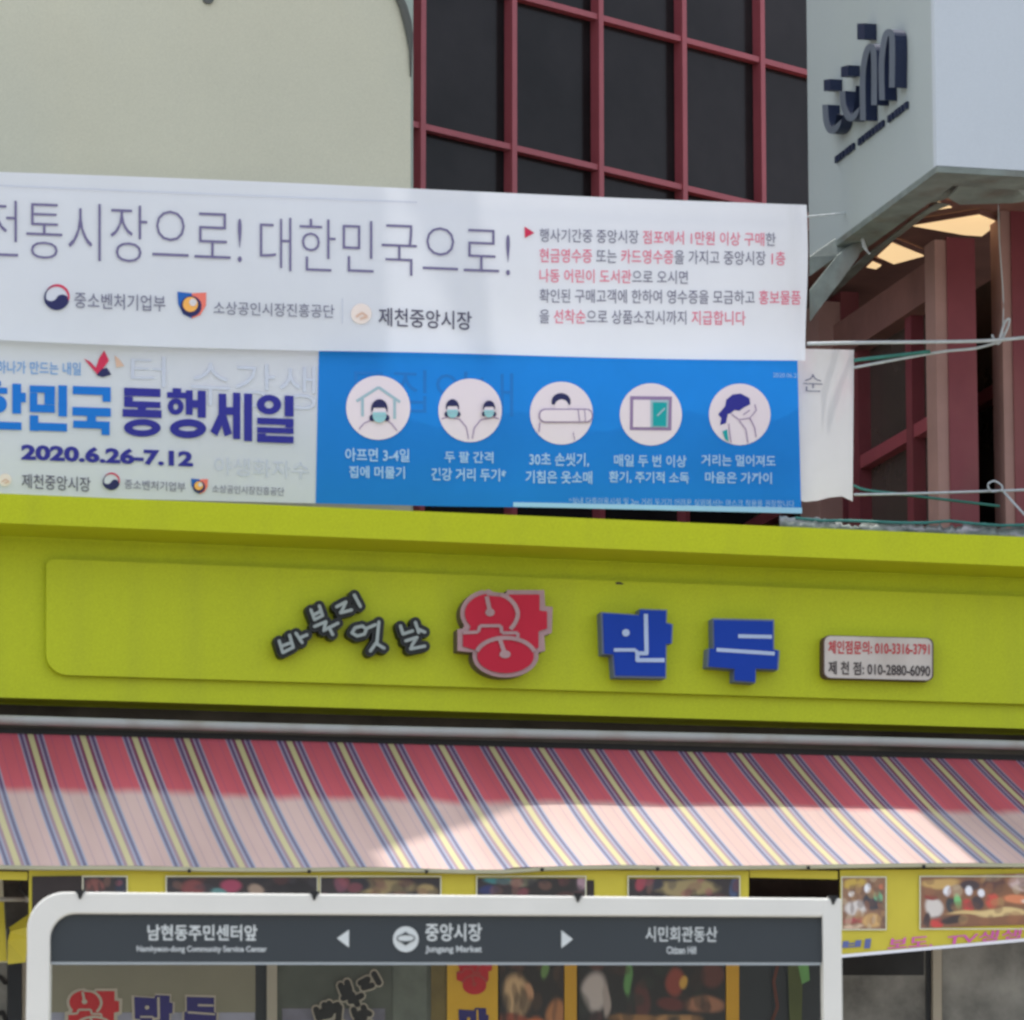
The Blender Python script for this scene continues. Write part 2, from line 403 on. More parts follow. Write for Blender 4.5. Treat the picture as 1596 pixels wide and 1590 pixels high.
def pane_mat():
    m = bpy.data.materials.new('clear_shelter_glass'); m.use_nodes = True
    t = m.node_tree; t.nodes.clear()
    o = t.nodes.new('ShaderNodeOutputMaterial'); mx = t.nodes.new('ShaderNodeMixShader')
    a = t.nodes.new('ShaderNodeBsdfTransparent'); a.inputs[0].default_value = (0.95, 0.965, 0.96, 1)
    g = t.nodes.new('ShaderNodeBsdfGlossy'); g.inputs['Roughness'].default_value = 0.06
    mx.inputs[0].default_value = 0.008
    t.links.new(a.outputs[0], mx.inputs[1]); t.links.new(g.outputs[0], mx.inputs[2]); t.links.new(mx.outputs[0], o.inputs[0])
    return m
M['pane'] = pane_mat()

# ------------------------------------------------------------------ ground and street
def quad_xy(x0, x1, y0, y1, z): return [(x0, y0, z), (x1, y0, z), (x1, y1, z), (x0, y1, z)]
def sheet_uw(name, u0, u1, w0, w1, z, m, label_kind='structure', thick=None):
    o0 = F3(0, 0, 0); o0.z = 0
    p = [o0 + U * a + N * b + Z * z for a, b in ((u0, w0), (u1, w0), (u1, w1), (u0, w1))]
    mb = MB()
    if thick: mb.prism([q for q in p], Z * -thick)
    else: mb.flat(p)
    o = mb.build(name, m); o['kind'] = label_kind
    return o
g = mk('ground', quad_xy(-400, 400, -400, 400, 0), [(0, 1, 2, 3)], M['earth']); g['kind'] = 'structure'
sheet_uw('road', -120, 120, -15.5, -6.2, 0.004, M['asphalt'])
mbl = MB(); o0 = F3(0, 0, 0); o0.z = 0.008
for k in range(-12, 13): mbl.flat([o0 + U * a + N * b for a, b in ((k * 8, -10.9), (k * 8 + 3, -10.9), (k * 8 + 3, -10.75), (k * 8, -10.75))])
ml = mbl.build('road_marking', M['ink_white']); ml['kind'] = 'structure'
sheet_uw('pavement', -120, 120, -6.2, 0.05, 0.13, M['paving'], thick=0.126)

# ------------------------------------------------------------------ beige building on the left, behind the banners
BG = front(0.75)
bb = thing('beige_building', BG.at(300, 300), 'beige rendered building with a rounded dark rimmed corner, left of the red window grid', 'building')
bb.location.z = 0
mb = MB()
out = [(-900, 3500), (-900, -700), (470, -700)]
out = [(-900, 2300), (-900, -160), (420, -160)] 
arc = []
for k in range(15):                                        # the rounded corner of the rendered wall
    t = math.radians(90 - 90 * k / 14); arc.append((440 + 200 * math.cos(t), 80 - 205 * math.sin(t)))
poly = [(-900, 2300), (-900, -125)] + arc + [(640, 2300)]
mb.prism([BG.at(x, y) for x, y in poly], N * 0.22)
mb.build('wall', M['beige'], bb)
mb = MB(); path = [BG.at(x, y, 0.012) for x, y in arc[2:]] + [BG.at(640, 120, 0.012)]
mb.tube(path, [0.019] * (len(path) - 3) + [0.015, 0.008, 0.003], 8)
mb.build('rim', M['beige_rim'], bb, smooth=True)
BG2 = front(0.99)
mb = MB(); mb.prism([BG2.at(x, y) for x, y in ((-900, 2300), (-900, -330), (644, -330), (644, 2300))], N * 0.3)
mb.build('rear_wall', M['pale_green'], bb)
mb = MB(); mb.prism([BG.at(x, y, 0.01) for x, y in disc(325, -3, 9, 9, n=14)], N * 0.03)
mb.build('drain_hole', M['beige_rim'], bb)
# its flat roof, unseen, outline shaped to cast the shade over the left of the banners and the awning
BU = front(0.10)
AWT, AWB = front(-0.02), front(-1.27)
def awn(x, y):
    """point on the sloping awning"""
    yt = 1142 + (1185 - 1142) * x / 1596; yb = 1350
    t = max(0, min(1, (y - yt) / (yb - yt)))
    return Plane(P0 + N * (-0.02 - 1.25 * t), N).at(x, y)
HE = 12.0
def up(q): return q + SUN * ((HE - q.z) / SUN.z)
edge = [BU.at(600, 200), BU.at(633, 300), BU.at(690, 430), BU.at(770, 640), awn(812, 1238), awn(700, 1275), awn(590, 1312), awn(485, 1345)]
ep = [up(q) for q in edge]
def on_w(p, wd): return p + N * (wd - (p - P0).dot(N))
ep = [on_w(ep[0] - U * 0.05, 4.5)] + ep + [ep[-1] - U * 0.6 + N * -0.25, on_w(ep[-1] - U * 0.9, 0.75), on_w(ep[-1] - U * 6.5, 0.75), on_w(ep[0] - U * 6.5, 4.5)]
MB().prism(ep, Z * 0.22).build('shade_roof', M['beige'], bb)
mb = MB(); mb.prism([BG2.at(-900, -330), BG2.at(380, -330), BG2.at(380, -330) + Z * 4.2, BG2.at(-900, -330) + Z * 4.2], N * 0.3); mb.build('upper_wall', M['pale_green'], bb)

# ------------------------------------------------------------------ glazed building with red frames
yaw = math.radians(43.7)
WU = Vector((math.cos(yaw), math.sin(yaw), 0)); WN = Vector((-math.sin(yaw), math.cos(yaw), 0))
WP = Plane(EYE + ray(640, 194) * 20.6, WN)
gb = thing('glazed_building', Vector((WP.p.x, WP.p.y, 0)), 'building with dark glass in a faded red grid, between beige wall and box sign', 'building')
def wc(x, y): q = WP.at(x, y) - WP.p; return q.dot(WU), q.z
cols = [wc(x, 100)[0] for x in (655, 797, 932, 1062, 1184)]
step = (cols[4] - cols[0]) / 4
cols = [cols[0] - step] + cols + [cols[4] + step * 0.97]
z1 = wc(641, 194)[1]; z2 = wc(1000, 46)[1]
z1 = (z1 + wc(1160, 316)[1]) / 2
dz = z2 - z1
rows = [z1 + dz * k for k in (-3, -2, -1, 0, 1, 2)]
def W3(a, b, c): return WP.p + WU * a + Z * b + WN * c
mb = MB(); zb = -WP.p.z + 0.0
mb.box(W3(cols[0], zb, 0.06), WU * (cols[-1] - cols[0]), Z * (rows[-1] - zb), WN * 0.3)
mb.build('wall', M['grime'], gb)
for i in range(len(cols) - 1):
    for j in range(len(rows) - 1):
        MB().box(W3(cols[i] + 0.012, rows[j] + 0.012, 0.03 + random.uniform(0, 0.004)), WU * (cols[i + 1] - cols[i] - 0.024), Z * (rows[j + 1] - rows[j] - 0.024), WN * 0.012).build('window_pane', M['glass'], gb)
for a in cols:
    MB().box(W3(a - 0.015, rows[0], -0.022), WU * 0.030, Z * (rows[-1] - rows[0]), WN * 0.062).build('mullion', M['mullion'], gb)
for b in rows:
    MB().box(W3(cols[0], b - 0.0135, -0.015), WU * (cols[-1] - cols[0]), Z * 0.027, WN * 0.052).build('transom', M['mullion'], gb)

# ------------------------------------------------------------------ red steel building under the box sign
RB = front(1.7)
rb = thing('red_steel_building', Vector((*RB.at(1500, 600).xy, 0)), 'dark red steel framed building with brown glass and square columns, right of the banner ends', 'building')
zt = F3(0, 0, 0).z
def column(x0, x1, depth, ytop, name='column', wp=0.32, m='redsteel'):
    pl = front(wp); a, b = pl.at(x0, 600), pl.at(x1, 600); top = pl.at((x0 + x1) / 2, ytop).z
    a.z = b.z = 0
    return MB().box(a, b - a, Z * top, N * depth).build(name, M[m], rb)
column(1312, 1340, 0.34, 455, wp=1.8)
column(1277, 1311.5, 0.30, 470, 'column_lit_side', 1.81, 'redlit'); column(1460, 1478.5, 0.13, 374, 'column_lit_side', 0.33, 'redlit'); column(1564, 1579.5, 0.13, 323, 'column_lit_side', 0.33, 'redlit')  # the narrow pale boxes are the lit left faces, light painted in
column(1479, 1523, 0.155, 371)
column(1580, 1640, 0.155, 320)
# glazed side wall running back from the middle column, and the one behind the right-hand column
for xs, x_end, wq in ((1470, 1340, 0.48), (1572, 1520, 0.48)):
    c0 = front(wq).at(xs, 600); u0 = uof(c0); SP = Plane(c0, U)
    L = 4.0; lo = 0.0
    p = c0.copy(); p.z = 0
    MB().box(p + U * 0.03, N * L, Z * 5.75, U * 0.03).build('window_pane', M['glassbrown'], rb)
    for (xa, ya, xb, yb) in (((1345, 718, 1460, 660),) if xs < 1500 else ((1535, 622, 1566, 603),)):
        za = SP.at((xa + xb) / 2, (ya + yb) / 2).z
        q = p.copy(); q.z = za - 0.028
        MB().box(q + U * -0.02, N * L, Z * 0.056, U * 0.05).build('rail', M['mullion'], rb)
    if xs < 1500:
        for xm, wdm in ((1430, 0.05), (1346, 0.10)):
            q = SP.at(xm, 600); q.z = 0
            MB().box(q + U * -0.025, N * (wdm * 1.6), Z * 5.6, U * 0.055).build('mullion', M['redsteel'], rb)
        q = SP.at(1450, 440); zb_ = q.z
        q = p.copy(); q.z = zb_ - 0.10
        MB().box(q + U * -0.05, N * L, Z * 0.16, U * 0.09).build('beam', M['soffit'], rb)
cz = front(-0.95).at(1460, 258).z + 0.13                   # ceiling over the corner
q0 = front(-0.88).at(1468, 258); q0.z = cz + 0.03
MB().box(q0, U * 4.5, N * 5.9, Z * 0.08).build('soffit', M['soffit'], rb)
q = front(4.4).at(1240, 500); q.z = 0
MB().box(q, U * 4, N * 0.2, Z * (cz)).build('rear_wall', M['glassbrown'], rb)

# ceiling lights: panels let into the soffit
CE = Plane(Vector((0, 0, cz)), Z)
z2c = crop(1230, 240, 4.36)
def ceil_light(pts, label):
    poly = [CE.at(x, y, 0.0) for x, y in z2c(pts)]
    c = sum(poly, Vector()) / len(poly)
    t = thing('ceiling_light', c, label, 'ceiling light', 'warm lights under the box sign')
    MB().prism(poly, Z * 0.025).build('panel', M['lamp'], t)
    big = [c + (p - c) * 1.10 + Z * 0.004 for p in poly]
    MB().prism(big, Z * 0.02).build('frame', M['soffit'], t)
ceil_light([(845, 492), (1290, 418), (1425, 470), (1310, 560), (1190, 552)], 'largest warm lit ceiling panel, beside the upper end of the red column')
ceil_light([(600, 700), (700, 608), (915, 695), (712, 750)], 'warm lit ceiling panel shaped like a kite, over the glass side wall')
ceil_light([(955, 388), (1010, 328), (1105, 365)], 'small warm lit triangle of ceiling panel just below the torn soffit corner')
ceil_light([(540, 550), (604, 575), (545, 622)], 'tiny warm lit triangle seen through the hole in the torn metal')
ceil_light([(528, 772), (568, 735), (626, 760), (590, 784)], 'small warm lit sliver of panel lowest under the torn metal')

# ------------------------------------------------------------------ box sign
BX = front(-0.95)
cF = BX.at(1460, 258); LP = Plane(cF, U)                   # left face plane
dep = (LP.at(1261, 400) - cF).dot(N)
bs = thing('box_sign', cF, 'large pale blue grey box sign with a raised navy logo, above the torn metal soffit', 'sign')
hgt, wid = 2.6, 1.3
mb = MB(); q = cF.copy()
t_ = 0.04
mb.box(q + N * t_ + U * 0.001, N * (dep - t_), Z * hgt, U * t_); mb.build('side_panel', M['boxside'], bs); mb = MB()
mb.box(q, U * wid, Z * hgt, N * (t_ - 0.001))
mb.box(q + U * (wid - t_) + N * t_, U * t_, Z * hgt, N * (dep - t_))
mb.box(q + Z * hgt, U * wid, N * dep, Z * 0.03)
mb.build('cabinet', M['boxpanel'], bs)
mb = MB()                                                  # the rim under the cabinet
mb.box(q + Z * -0.025, U * 0.13, N * dep, Z * 0.023)
mb.box(q + U * 0.13 + Z * -0.025, U * (wid - 0.13), N * 0.20, Z * 0.023)
mb.build('bottom_rim', M['flashing'], bs)
z1c = crop(1240, 0, 4.483)
LF = Plane(cF - U * 0.05, U)
def ls(mb, polys, back):
    for i, p in enumerate(polys):
        mb.prism([LF.at(x, y, 0.0004 * i) for x, y in z1c(p)], U * (back + 0.0004 * i), 0, 1)
def smooth_path(pts, n=5):
    out = []
    for i in range(len(pts) - 1):
        a = pts[max(i - 1, 0)]; b = pts[i]; c = pts[i + 1]; d = pts[min(i + 2, len(pts) - 1)]
        for k in range(n):
            t = k / n
            out.append(tuple(0.5 * ((2 * b[j]) + (-a[j] + c[j]) * t + (2 * a[j] - 5 * b[j] + 4 * c[j] - d[j]) * t * t + (-a[j] + 3 * b[j] - 3 * c[j] + d[j]) * t ** 3) for j in (0, 1)))
    return out + [pts[-1]]
LOGO = []
def ribbon_poly(pts, wd):
    pts = smooth_path(pts); b = band(pts, wd)
    return [q_[0] for q_ in b] + [b[-1][1]] + [b[-1][2]] + [q_[3] for q_ in b[::-1]]
for pts, wd in (([(604, 700), (600, 440), (622, 265), (652, 222), (674, 280), (672, 612)], 40),
                ([(470, 842), (468, 540), (488, 385), (520, 325), (546, 385), (548, 735)], 40),
                ([(206, 732), (214, 850), (244, 915), (286, 885), (306, 800)], 40),
                ([(326, 636), (334, 740), (372, 825), (414, 800), (432, 700), (440, 600)], 40)):
    mb = MB(); ls(mb, [ribbon_poly(pts, wd)], 0.049); mb.build('logo', [M['logo_face_lit'], M['logo_side']], bs)
for p in ([(430, 165), (482, 163), (482, 275), (430, 278)], [(316, 468), (366, 455), (366, 530), (316, 540)], [(196, 560), (244, 552), (244, 630), (196, 638)]):
    mb = MB(); ls(mb, [p], 0.049); mb.build('logo_dot', [M['logo_side'], M['logo_side']], bs)
LF = Plane(cF - U * 0.012, U)
mb = MB()
for a, b_ in [(k / 22 + 0.002, (k + 1) / 22 - 0.006 - 0.006 * (k % 3)) for k in range(22) if k not in (6, 15)]:
    f_ = lambda t, s_: (270 + 505 * t, (1098 if s_ else 1142) + ((706 if s_ else 752) - (1098 if s_ else 1142)) * t)
    ls(mb, [[f_(a, 1), f_(b_, 1), f_(b_, 0), f_(a, 0)]], 0.011)
mb.build('logo_caption', [M['logo_side'], M['logo_side']], bs)

# torn flashing that hangs out from under the cabinet
tf = thing('torn_flashing', front(0.3).at(1330, 420), 'torn grey green sheet metal hanging from under the box sign beside the banner corner', 'sheet metal')
def torn(pts, wa, wb, name='sheet', c=z2c):
    """folded strip: outline points whose depth runs from wa (first) to wb (last)"""
    n = len(pts); poly = []
    for i, (x, y) in enumerate(c(pts)):
        t = abs(2 * i / (n - 1) - 1)
        poly.append(front(wb + (wa - wb) * t).at(x, y) if wa is not None else CE.at(x, y, 0.10 + wb * t))
    MB().prism(poly, N * 0.006 + Z * 0.004).build(name, M['flashing'], tf)
torn([(140, 700), (580, 392), (700, 392), (820, 420), (640, 560), (430, 640), (330, 690), (140, 830)], 0.36, 0.2)
torn([(140, 930), (330, 690), (440, 605), (500, 610), (470, 700), (360, 850), (200, 1060), (142, 1140)], 0.30, 0.22)
torn([(330, 860), (520, 690), (720, 540), (860, 430), (1010, 330), (1100, 345), (960, 400), (840, 490), (640, 640), (420, 850), (300, 960)], None, 0.02)
torn([(1080, 300), (1180, 185), (1530, 215), (1596, 230), (1620, 320), (1520, 335), (1160, 345)], None, 0.05)
torn([(840, 330), (960, 235), (1150, 125), (1180, 165), (1080, 300), (1010, 325), (880, 350)], None, 0.03)

# ------------------------------------------------------------------ shop building behind sign, awning and shelter
SH = front(0.22)
sb = thing('shop_building', Vector((*SH.at(800, 1200).xy, 0)), 'dumpling shop building whose dark grimy wall and shop windows show under the lime sign', 'building')
mb = MB()
zs_top = SH.at(800, 800).z - 0.20; zs_win = SH.at(800, 1250).z
mb.fbox(-6, 6, zs_win - P0.z, zs_top - P0.z, 0.22, 0.6); mb.build('upper_wall', M['grime'], sb)
mb = MB(); mb.fbox(-6, 6, -P0.z + 0.01, zs_win - P0.z - 0.01, 0.5, 0.7); mb.build('rear_wall', M['grime'], sb)
mb = MB(); mb.fbox(-6, 6, zs_top - P0.z + 0.01, zs_top - P0.z + 0.1, 0.24, 0.74); mb.build('ledge', M['wallgrey'], sb)

# ---- storefront windows (frame units, seen through the shelter glass)
ST = front(0.16)
yT, yB = 1405, 2150
def pane_box(x0, x1, y0, y1, m, name='pane', parent=None, off=0.0, t=0.03):
    pts = [ST.at(x, y, off) for x, y in ((x0, y0), (x1, y0), (x1, y1), (x0, y1))]
    return MB().prism(pts, N * t).build(name, m, parent or sb)
def fallen(name, x0, x1, m): return pane_box(x0, x1, yT, yB, M[m], name)
w1 = fallen('window', 60, 398, 'bluegrey')
pane_box(60, 398, yT, 1578, M['olive'], 'blind', w1, 0.008, 0.006)
mbw = MB()
K1 = crop(0, 1340, 3.8)
E = lambda *a, **k: disc(*a, **k)
def wang_polys():
    """heavy red syllable in a 100 x 100 box: backing, face, white lines"""
    back = [(28, 3), (33, 1), (38, 4), (51, 6), (53, 2), (92, 2), (93, 20), (101, 21), (100, 50), (92, 53), (93, 70), (86, 72)]
    back += disc(51, 76, 35, 24, -8, 190, 18)
    back += [(0, 70), (0, 46), (6, 45)] + disc(35, 28, 32, 27, 150, 255, 12)
    face = [(31, 8), (50, 10), (56, 7), (87, 7), (87, 25), (95, 26), (95, 45), (86, 48), (86, 66)]
    face += disc(51, 76, 30, 19, -18, 198, 18)
    face += [(6, 65), (6, 51), (12, 49)] + disc(35, 28, 27, 22, 140, 262, 12)
    ring = smooth_path([(46, 7), (54, 11), (61, 19), (64, 29), (61, 39), (56, 46)], 4)
    lines = [band(ring, 4.6)]
    lines += [stroke([(6, 50), (22, 49), (24, 42), (46, 42), (47, 50), (64, 50), (64, 57)], 3.6)]
    lines += [band(disc(51, 76, 31.5, 20.5, 195, 345, 14), 4.6)]
    lines += [stroke([(31, 9), (34.5, 26)], 4.5), [disc(34.5, 27, 5, 4.5, n=14)], stroke([(45, 57), (50, 73)], 4.5), [disc(50.5, 74, 6, 4.5, n=14)]]
    return back, face, [q for l in lines for q in l]
def placed(poly, x0, y0, x1, y1, k=0.0): return [(x0 + (x1 - x0) * x / 100, y0 + (y1 - y0) * y / 100 + k * ((x1 - x0) * (x - 50) / 100)) for x, y in poly]
def man_polys():
    s = lambda pts: [((x - 155) / 2.92, (y - 132) / 2.78) for x, y in pts]
    face = s([(160, 150), (310, 160), (315, 137), (422, 141), (420, 190), (445, 198), (442, 272), (420, 276), (418, 408), (212, 404), (205, 318), (166, 314)])
    line = stroke(s([(338, 153), (341, 314), (303, 314), (303, 342), (416, 342)]), 6) + [disc(*s([p])[0], 3, n=10) for p in ((341, 314), (303, 314), (303, 342))] + stroke(s([(205, 300), (296, 300), (306, 322)]), 5) + [disc(*s([(255, 230)])[0], 5.5, n=14)]
    return face, line
def du_polys():
    s = lambda pts: [((x - 593) / 2.95, (y - 174) / 2.55) for x, y in pts]
    face = s([(620, 178), (864, 183), (864, 297), (886, 303), (881, 377), (792, 374), (790, 428), (705, 422), (705, 375), (598, 366), (602, 294), (622, 294)])
    line = stroke(s([(720, 243), (860, 246)]), 6) + stroke(s([(630, 298), (872, 314)]), 6)
    return face, line
WB, WF, WL = wang_polys(); MF, ML = man_polys(); DF, DL = du_polys()
def grow(poly, k):
    cx, cy = sum(p[0] for p in poly) / len(poly), sum(p[1] for p in poly) / len(poly)
    return [(cx + (x - cx) * k, cy + (y - cy) * k) for x, y in poly]
for nm, box, bk, fc, ln, m1 in (('lettering', (101, 1539, 190, 1622), WB, WF, WL, 'window_red'), ('lettering', (208, 1550, 270, 1608), grow(MF, 1.12), MF, ML, 'window_navy'), ('lettering', (286, 1553, 338, 1604), grow(DF, 1.12), DF, DL, 'window_navy')):
    mb = MB(); decal(mb, ST, [placed(bk, *box)], 0.012, 0); decal(mb, ST, [placed(fc, *box)], 0.014, 1); decal(mb, ST, [placed(l, *box) for l in ln], 0.0155, 0)
    mb.build(nm, [M['window_edge'], M[m1]], w1)
pane_box(398, 416, yT, yB, M['darkframe'], 'frame', sb, 0.004)
pane_box(416.5, 432, yT, yB, M['winframe'], 'frame', sb, 0.02, 0.05)
w2 = fallen('window', 432.5, 672, 'greenglass')
pane_box(612, 665, yT, yB, mat('dull_green_reflection', (0.15, 0.175, 0.145), 0.4, 0.4, 5), 'painted_reflection', w2, 0.004, 0.003)  # first a dull green reflection, painted as a thin sheet on the glass
pane_box(440, 600, 1572, yB, mat('violet_grey_counter', (0.19, 0.19, 0.24), 0.5, 0.4, 6), 'counter', w2, 0.004, 0.003)

# the five small handwritten syllables, used on the sign and again on the window
z6 = crop(400, 880, 3.192)
SMALL = {
 'ba': [[(112, 380), (130, 438), (182, 412), (164, 352)], [(120, 408), (172, 388)], [(196, 342), (226, 388)], [(212, 366), (250, 350)]],
 'bul': [[(270, 226), (288, 274), (328, 254), (312, 206)], [(280, 252), (320, 232)], [(288, 308), (345, 284), (334, 328), (404, 292)], [(360, 312), (378, 348)]],
 'ri': [[(398, 210), (444, 186), (430, 218), (418, 240), (472, 226)], [(486, 152), (516, 208)]],
 'yet': [[(474, 340), (490, 314), (526, 306), (546, 322), (536, 346), (500, 356), (474, 340)], [(546, 318), (590, 300)], [(608, 286), (598, 392)], [(598, 385), (566, 430)], [(600, 396), (634, 416)]],
 'nal': [[(716, 306), (728, 346), (776, 330)], [(790, 288), (806, 338)], [(800, 320), (836, 336)], [(742, 380), (798, 362), (776, 396), (766, 420), (836, 406)]],
}
def wiggle(paths, wd):
    out = []
    for p in paths: out += stroke(p, wd) + [disc(x, y, wd / 2, n=12) for x, y in p]
    return out
K2 = crop(400, 1340, 3.8)
mb = MB()
def small_to_window(p, ox, oy, k): return [(ox + (x - 110) * k, oy + (y - 150) * k) for x, y in p]
for keys, ox, oy, k in ((('ba', 'bul', 'ri'), 350, 675, 0.92), (('yet', 'nal'), 340 - 330 * 0.72, 860 - 128 * 0.72, 0.78)):
    for key in keys:
        pp = [K2(small_to_window(p, ox, oy, k)) for p in SMALL[key]]
        decal(mb, ST, wiggle(pp, 15), 0.012, 0); decal(mb, ST, wiggle(pp, 9.5), 0.018, 1)
mb.build('lettering', [M['window_edge'], M['clip']], w2)
pane_box(672, 696, yT, yB, mat('olive_edge_strip', (0.17, 0.13, 0.04), 0.5, 0.3, 9), 'frame', sb, 0.004)
w3 = fallen('window', 777, 1300, 'darkframe')

def photo_color_mat():
    m = bpy.data.materials.new('printed_photograph'); m.use_nodes = True
    t = m.node_tree; b = t.nodes['Principled BSDF']; b.inputs['Roughness'].default_value = 0.45
    a = t.nodes.new('ShaderNodeAttribute'); a.attribute_name = 'print'
    t.links.new(a.outputs['Color'], b.inputs['Base Color']); return m
M['photograph'] = photo_color_mat()
def photograph(name, plane, off, x0, x1, y0, y1, base, blobs, parent, slope=0.0, rnd_blobs=46, palette=(), seed=0, n=(64, 44)):
    """a printed photograph: coloured soft-edged areas (cx, cy, rx, ry, colour) over a base colour, as vertex colours"""
    rg = random.Random(seed); nx, ny = n
    extra = [(rg.uniform(x0, x1), rg.uniform(y0, y1), rg.uniform(.01, .06) * (x1 - x0) + 2, rg.uniform(.03, .10) * (y1 - y0) + 1.5, rg.choice(palette)) for _ in range(rnd_blobs)] if palette else []
    v, f, cs = [], [], []
    for j in range(ny + 1):
        for i in range(nx + 1):
            x = x0 + (x1 - x0) * i / nx; y = y0 + (y1 - y0) * j / ny
            c = list(srgb(*base)); wx = x + 1.6 * math.sin(y * .11 + seed); wy = y + 1.4 * math.sin(x * .09 + seed * 2)
            for k, (cx, cy, rx, ry, col) in enumerate(list(blobs) + extra):
                d = math.hypot((wx - cx) / rx, (wy - cy) / ry)
                q = max(0.0, min(1.0, (1.25 - d) / 0.5)); q = q * q * (3 - 2 * q) * (0.5 if k >= len(blobs) else 1.0)
                if q > 0: l = srgb(*col); c = [a * (1 - q) + b_ * q for a, b_ in zip(c, l)]
            v.append(plane.at(x, y + slope * (x - x0), off)); cs.append(c)
    for j in range(ny):
        for i in range(nx): a = j * (nx + 1) + i; f.append((a, a + nx + 1, a + nx + 2, a + 1))
    o = mk(name, v, f, M['photograph'], parent)
    at = o.data.color_attributes.new('print', 'FLOAT_COLOR', 'POINT')
    for k, c in enumerate(cs): at.data[k].color = (*c, 1)
    return o
def poster(x0, x1, y0, y1, m, label, off=0.012, group=None):
    c = ST.at((x0 + x1) / 2, y1, off)
    t = thing('poster', c, label, 'poster', group)
    MB().prism([ST.at(x, y, off) for x, y in ((x0, y0), (x1, y0), (x1, y1), (x0, y1))], N * 0.004).build('sheet', m, t)
    return t
p1 = poster(697, 776, yT, 1700, M['poster_yellow'], 'amber vertical poster with red and navy syllables between two window panes')
mb = MB(); bx = (708, 1478, 770, 1554)
decal(mb, ST, [placed(WF, *bx)], 0.016, 0); decal(mb, ST, [placed(l, *bx) for l in WL], 0.0185, 2)
bx = (714, 1570, 762, 1622); decal(mb, ST, [placed(MF, *bx)], 0.016, 1); decal(mb, ST, [placed(l, *bx) for l in ML], 0.0185, 3)
mb.build('lettering', [M['window_red'], M['window_navy'], M['print_red'], M['poster_yellow']], p1)
p2 = poster(778, 879, yT, 1700, M['print_dark'], 'dark photo poster of a cook in a tan shirt, right of the amber poster', group='photo posters on the shop window')
photograph('photo', ST, 0.016, 779, 878, 1440, 1640, (34, 28, 26), [(805, 1498, 13, 14, (78, 44, 36)), (805, 1552, 21, 32, (205, 172, 128)), (824, 1545, 7, 14, (196, 150, 112)), (800, 1592, 26, 12, (150, 72, 48)),
           (849, 1512, 6, 14, (104, 140, 76)), (868, 1585, 16, 26, (176, 116, 70)), (835, 1595, 14, 10, (190, 100, 52)), (842, 1490, 8, 6, (150, 150, 140))], p2, palette=((60, 40, 32), (26, 26, 28), (84, 58, 40)), seed=3)
pane_box(880, 899, yT, yB, M['orange_post'], 'frame', sb, 0.02, 0.03)
p3 = poster(901, 1131, yT, 1700, M['print_dark'], 'wide dark photo poster of a cook in a white shirt at a table', group='photo posters on the shop window')
photograph('photo', ST, 0.016, 902, 1130, 1440, 1640, (30, 27, 26), [(930, 1500, 13, 12, (84, 48, 40)), (927, 1545, 19, 30, (192, 182, 176)), (945, 1560, 6, 26, (170, 158, 150)), (979, 1524, 6, 28, (96, 150, 84)), (1001, 1560, 12, 32, (84, 42, 38)),
           (1052, 1530, 14, 22, (140, 62, 48)), (1066, 1530, 6, 10, (206, 160, 66)), (1098, 1566, 30, 13, (158, 108, 80)), (1110, 1520, 18, 20, (92, 48, 40)), (985, 1588, 34, 8, (150, 108, 62)), (1058, 1590, 36, 9, (172, 128, 78)), (1045, 1565, 22, 10, (96, 40, 36)), (930, 1590, 10, 14, (70, 40, 40))],
           p3, palette=((70, 38, 32), (24, 26, 26), (52, 34, 28), (40, 46, 38)), rnd_blobs=60, seed=8, n=(110, 60))
pane_box(1132, 1152, yT, yB, M['orange_post'], 'frame', sb, 0.02, 0.03)
mb = MB(); decal(mb, ST, [[(1228, 1500), (1252, 1500), (1248, 1640), (1232, 1640)]], 0.014, 0); decal(mb, ST, [[(1244, 1506), (1260, 1500), (1262, 1528), (1250, 1534)]], 0.016, 1)
decal(mb, ST, stroke([(1200, 1600), (1212, 1570), (1206, 1530), (1212, 1505)], 5), 0.016, 2)
mb.build('printed_goods', [mat('printed_olive', srgb(80, 88, 44), 0.5, 0.2, 8), M['print_green'], M['print_brown']], w3)
w4 = fallen('window', 1301, 1443, 'greyglass')
pane_box(1301, 1440, yT, 1520, mat('dark_reflection', (0.02, 0.02, 0.02), 0.3, 0.5, 5), 'dark_glass_reflection', w4, 0.004, 0.003)  # dark reflection painted as a thin sheet over the upper glass
pane_box(1443.5, 1454, yT, yB, M['darkframe'], 'frame', sb, 0.006)
pane_box(1454.5, 1468, yT, yB, M['winframe'], 'frame', sb, 0.03, 0.05)
w5 = fallen('window', 1468.5, 1720, 'greyglass')
w0 = fallen('window', -260, 12, 'greyglass')
mb = MB()
decal(mb, ST, wiggle([[(-8, 1520), (2, 1524), (8, 1532)], [(-10, 1582), (4, 1578), (9, 1590)]], 7), 0.012, 0); mb.build('lettering', M['clip'], w0)
pane_box(13, 34, yT, yB, M['darkframe'], 'frame', sb, 0.03, 0.05)
pane_box(34.5, 59, yT, yB, M['winframe'], 'frame', sb, 0.01, 0.03)

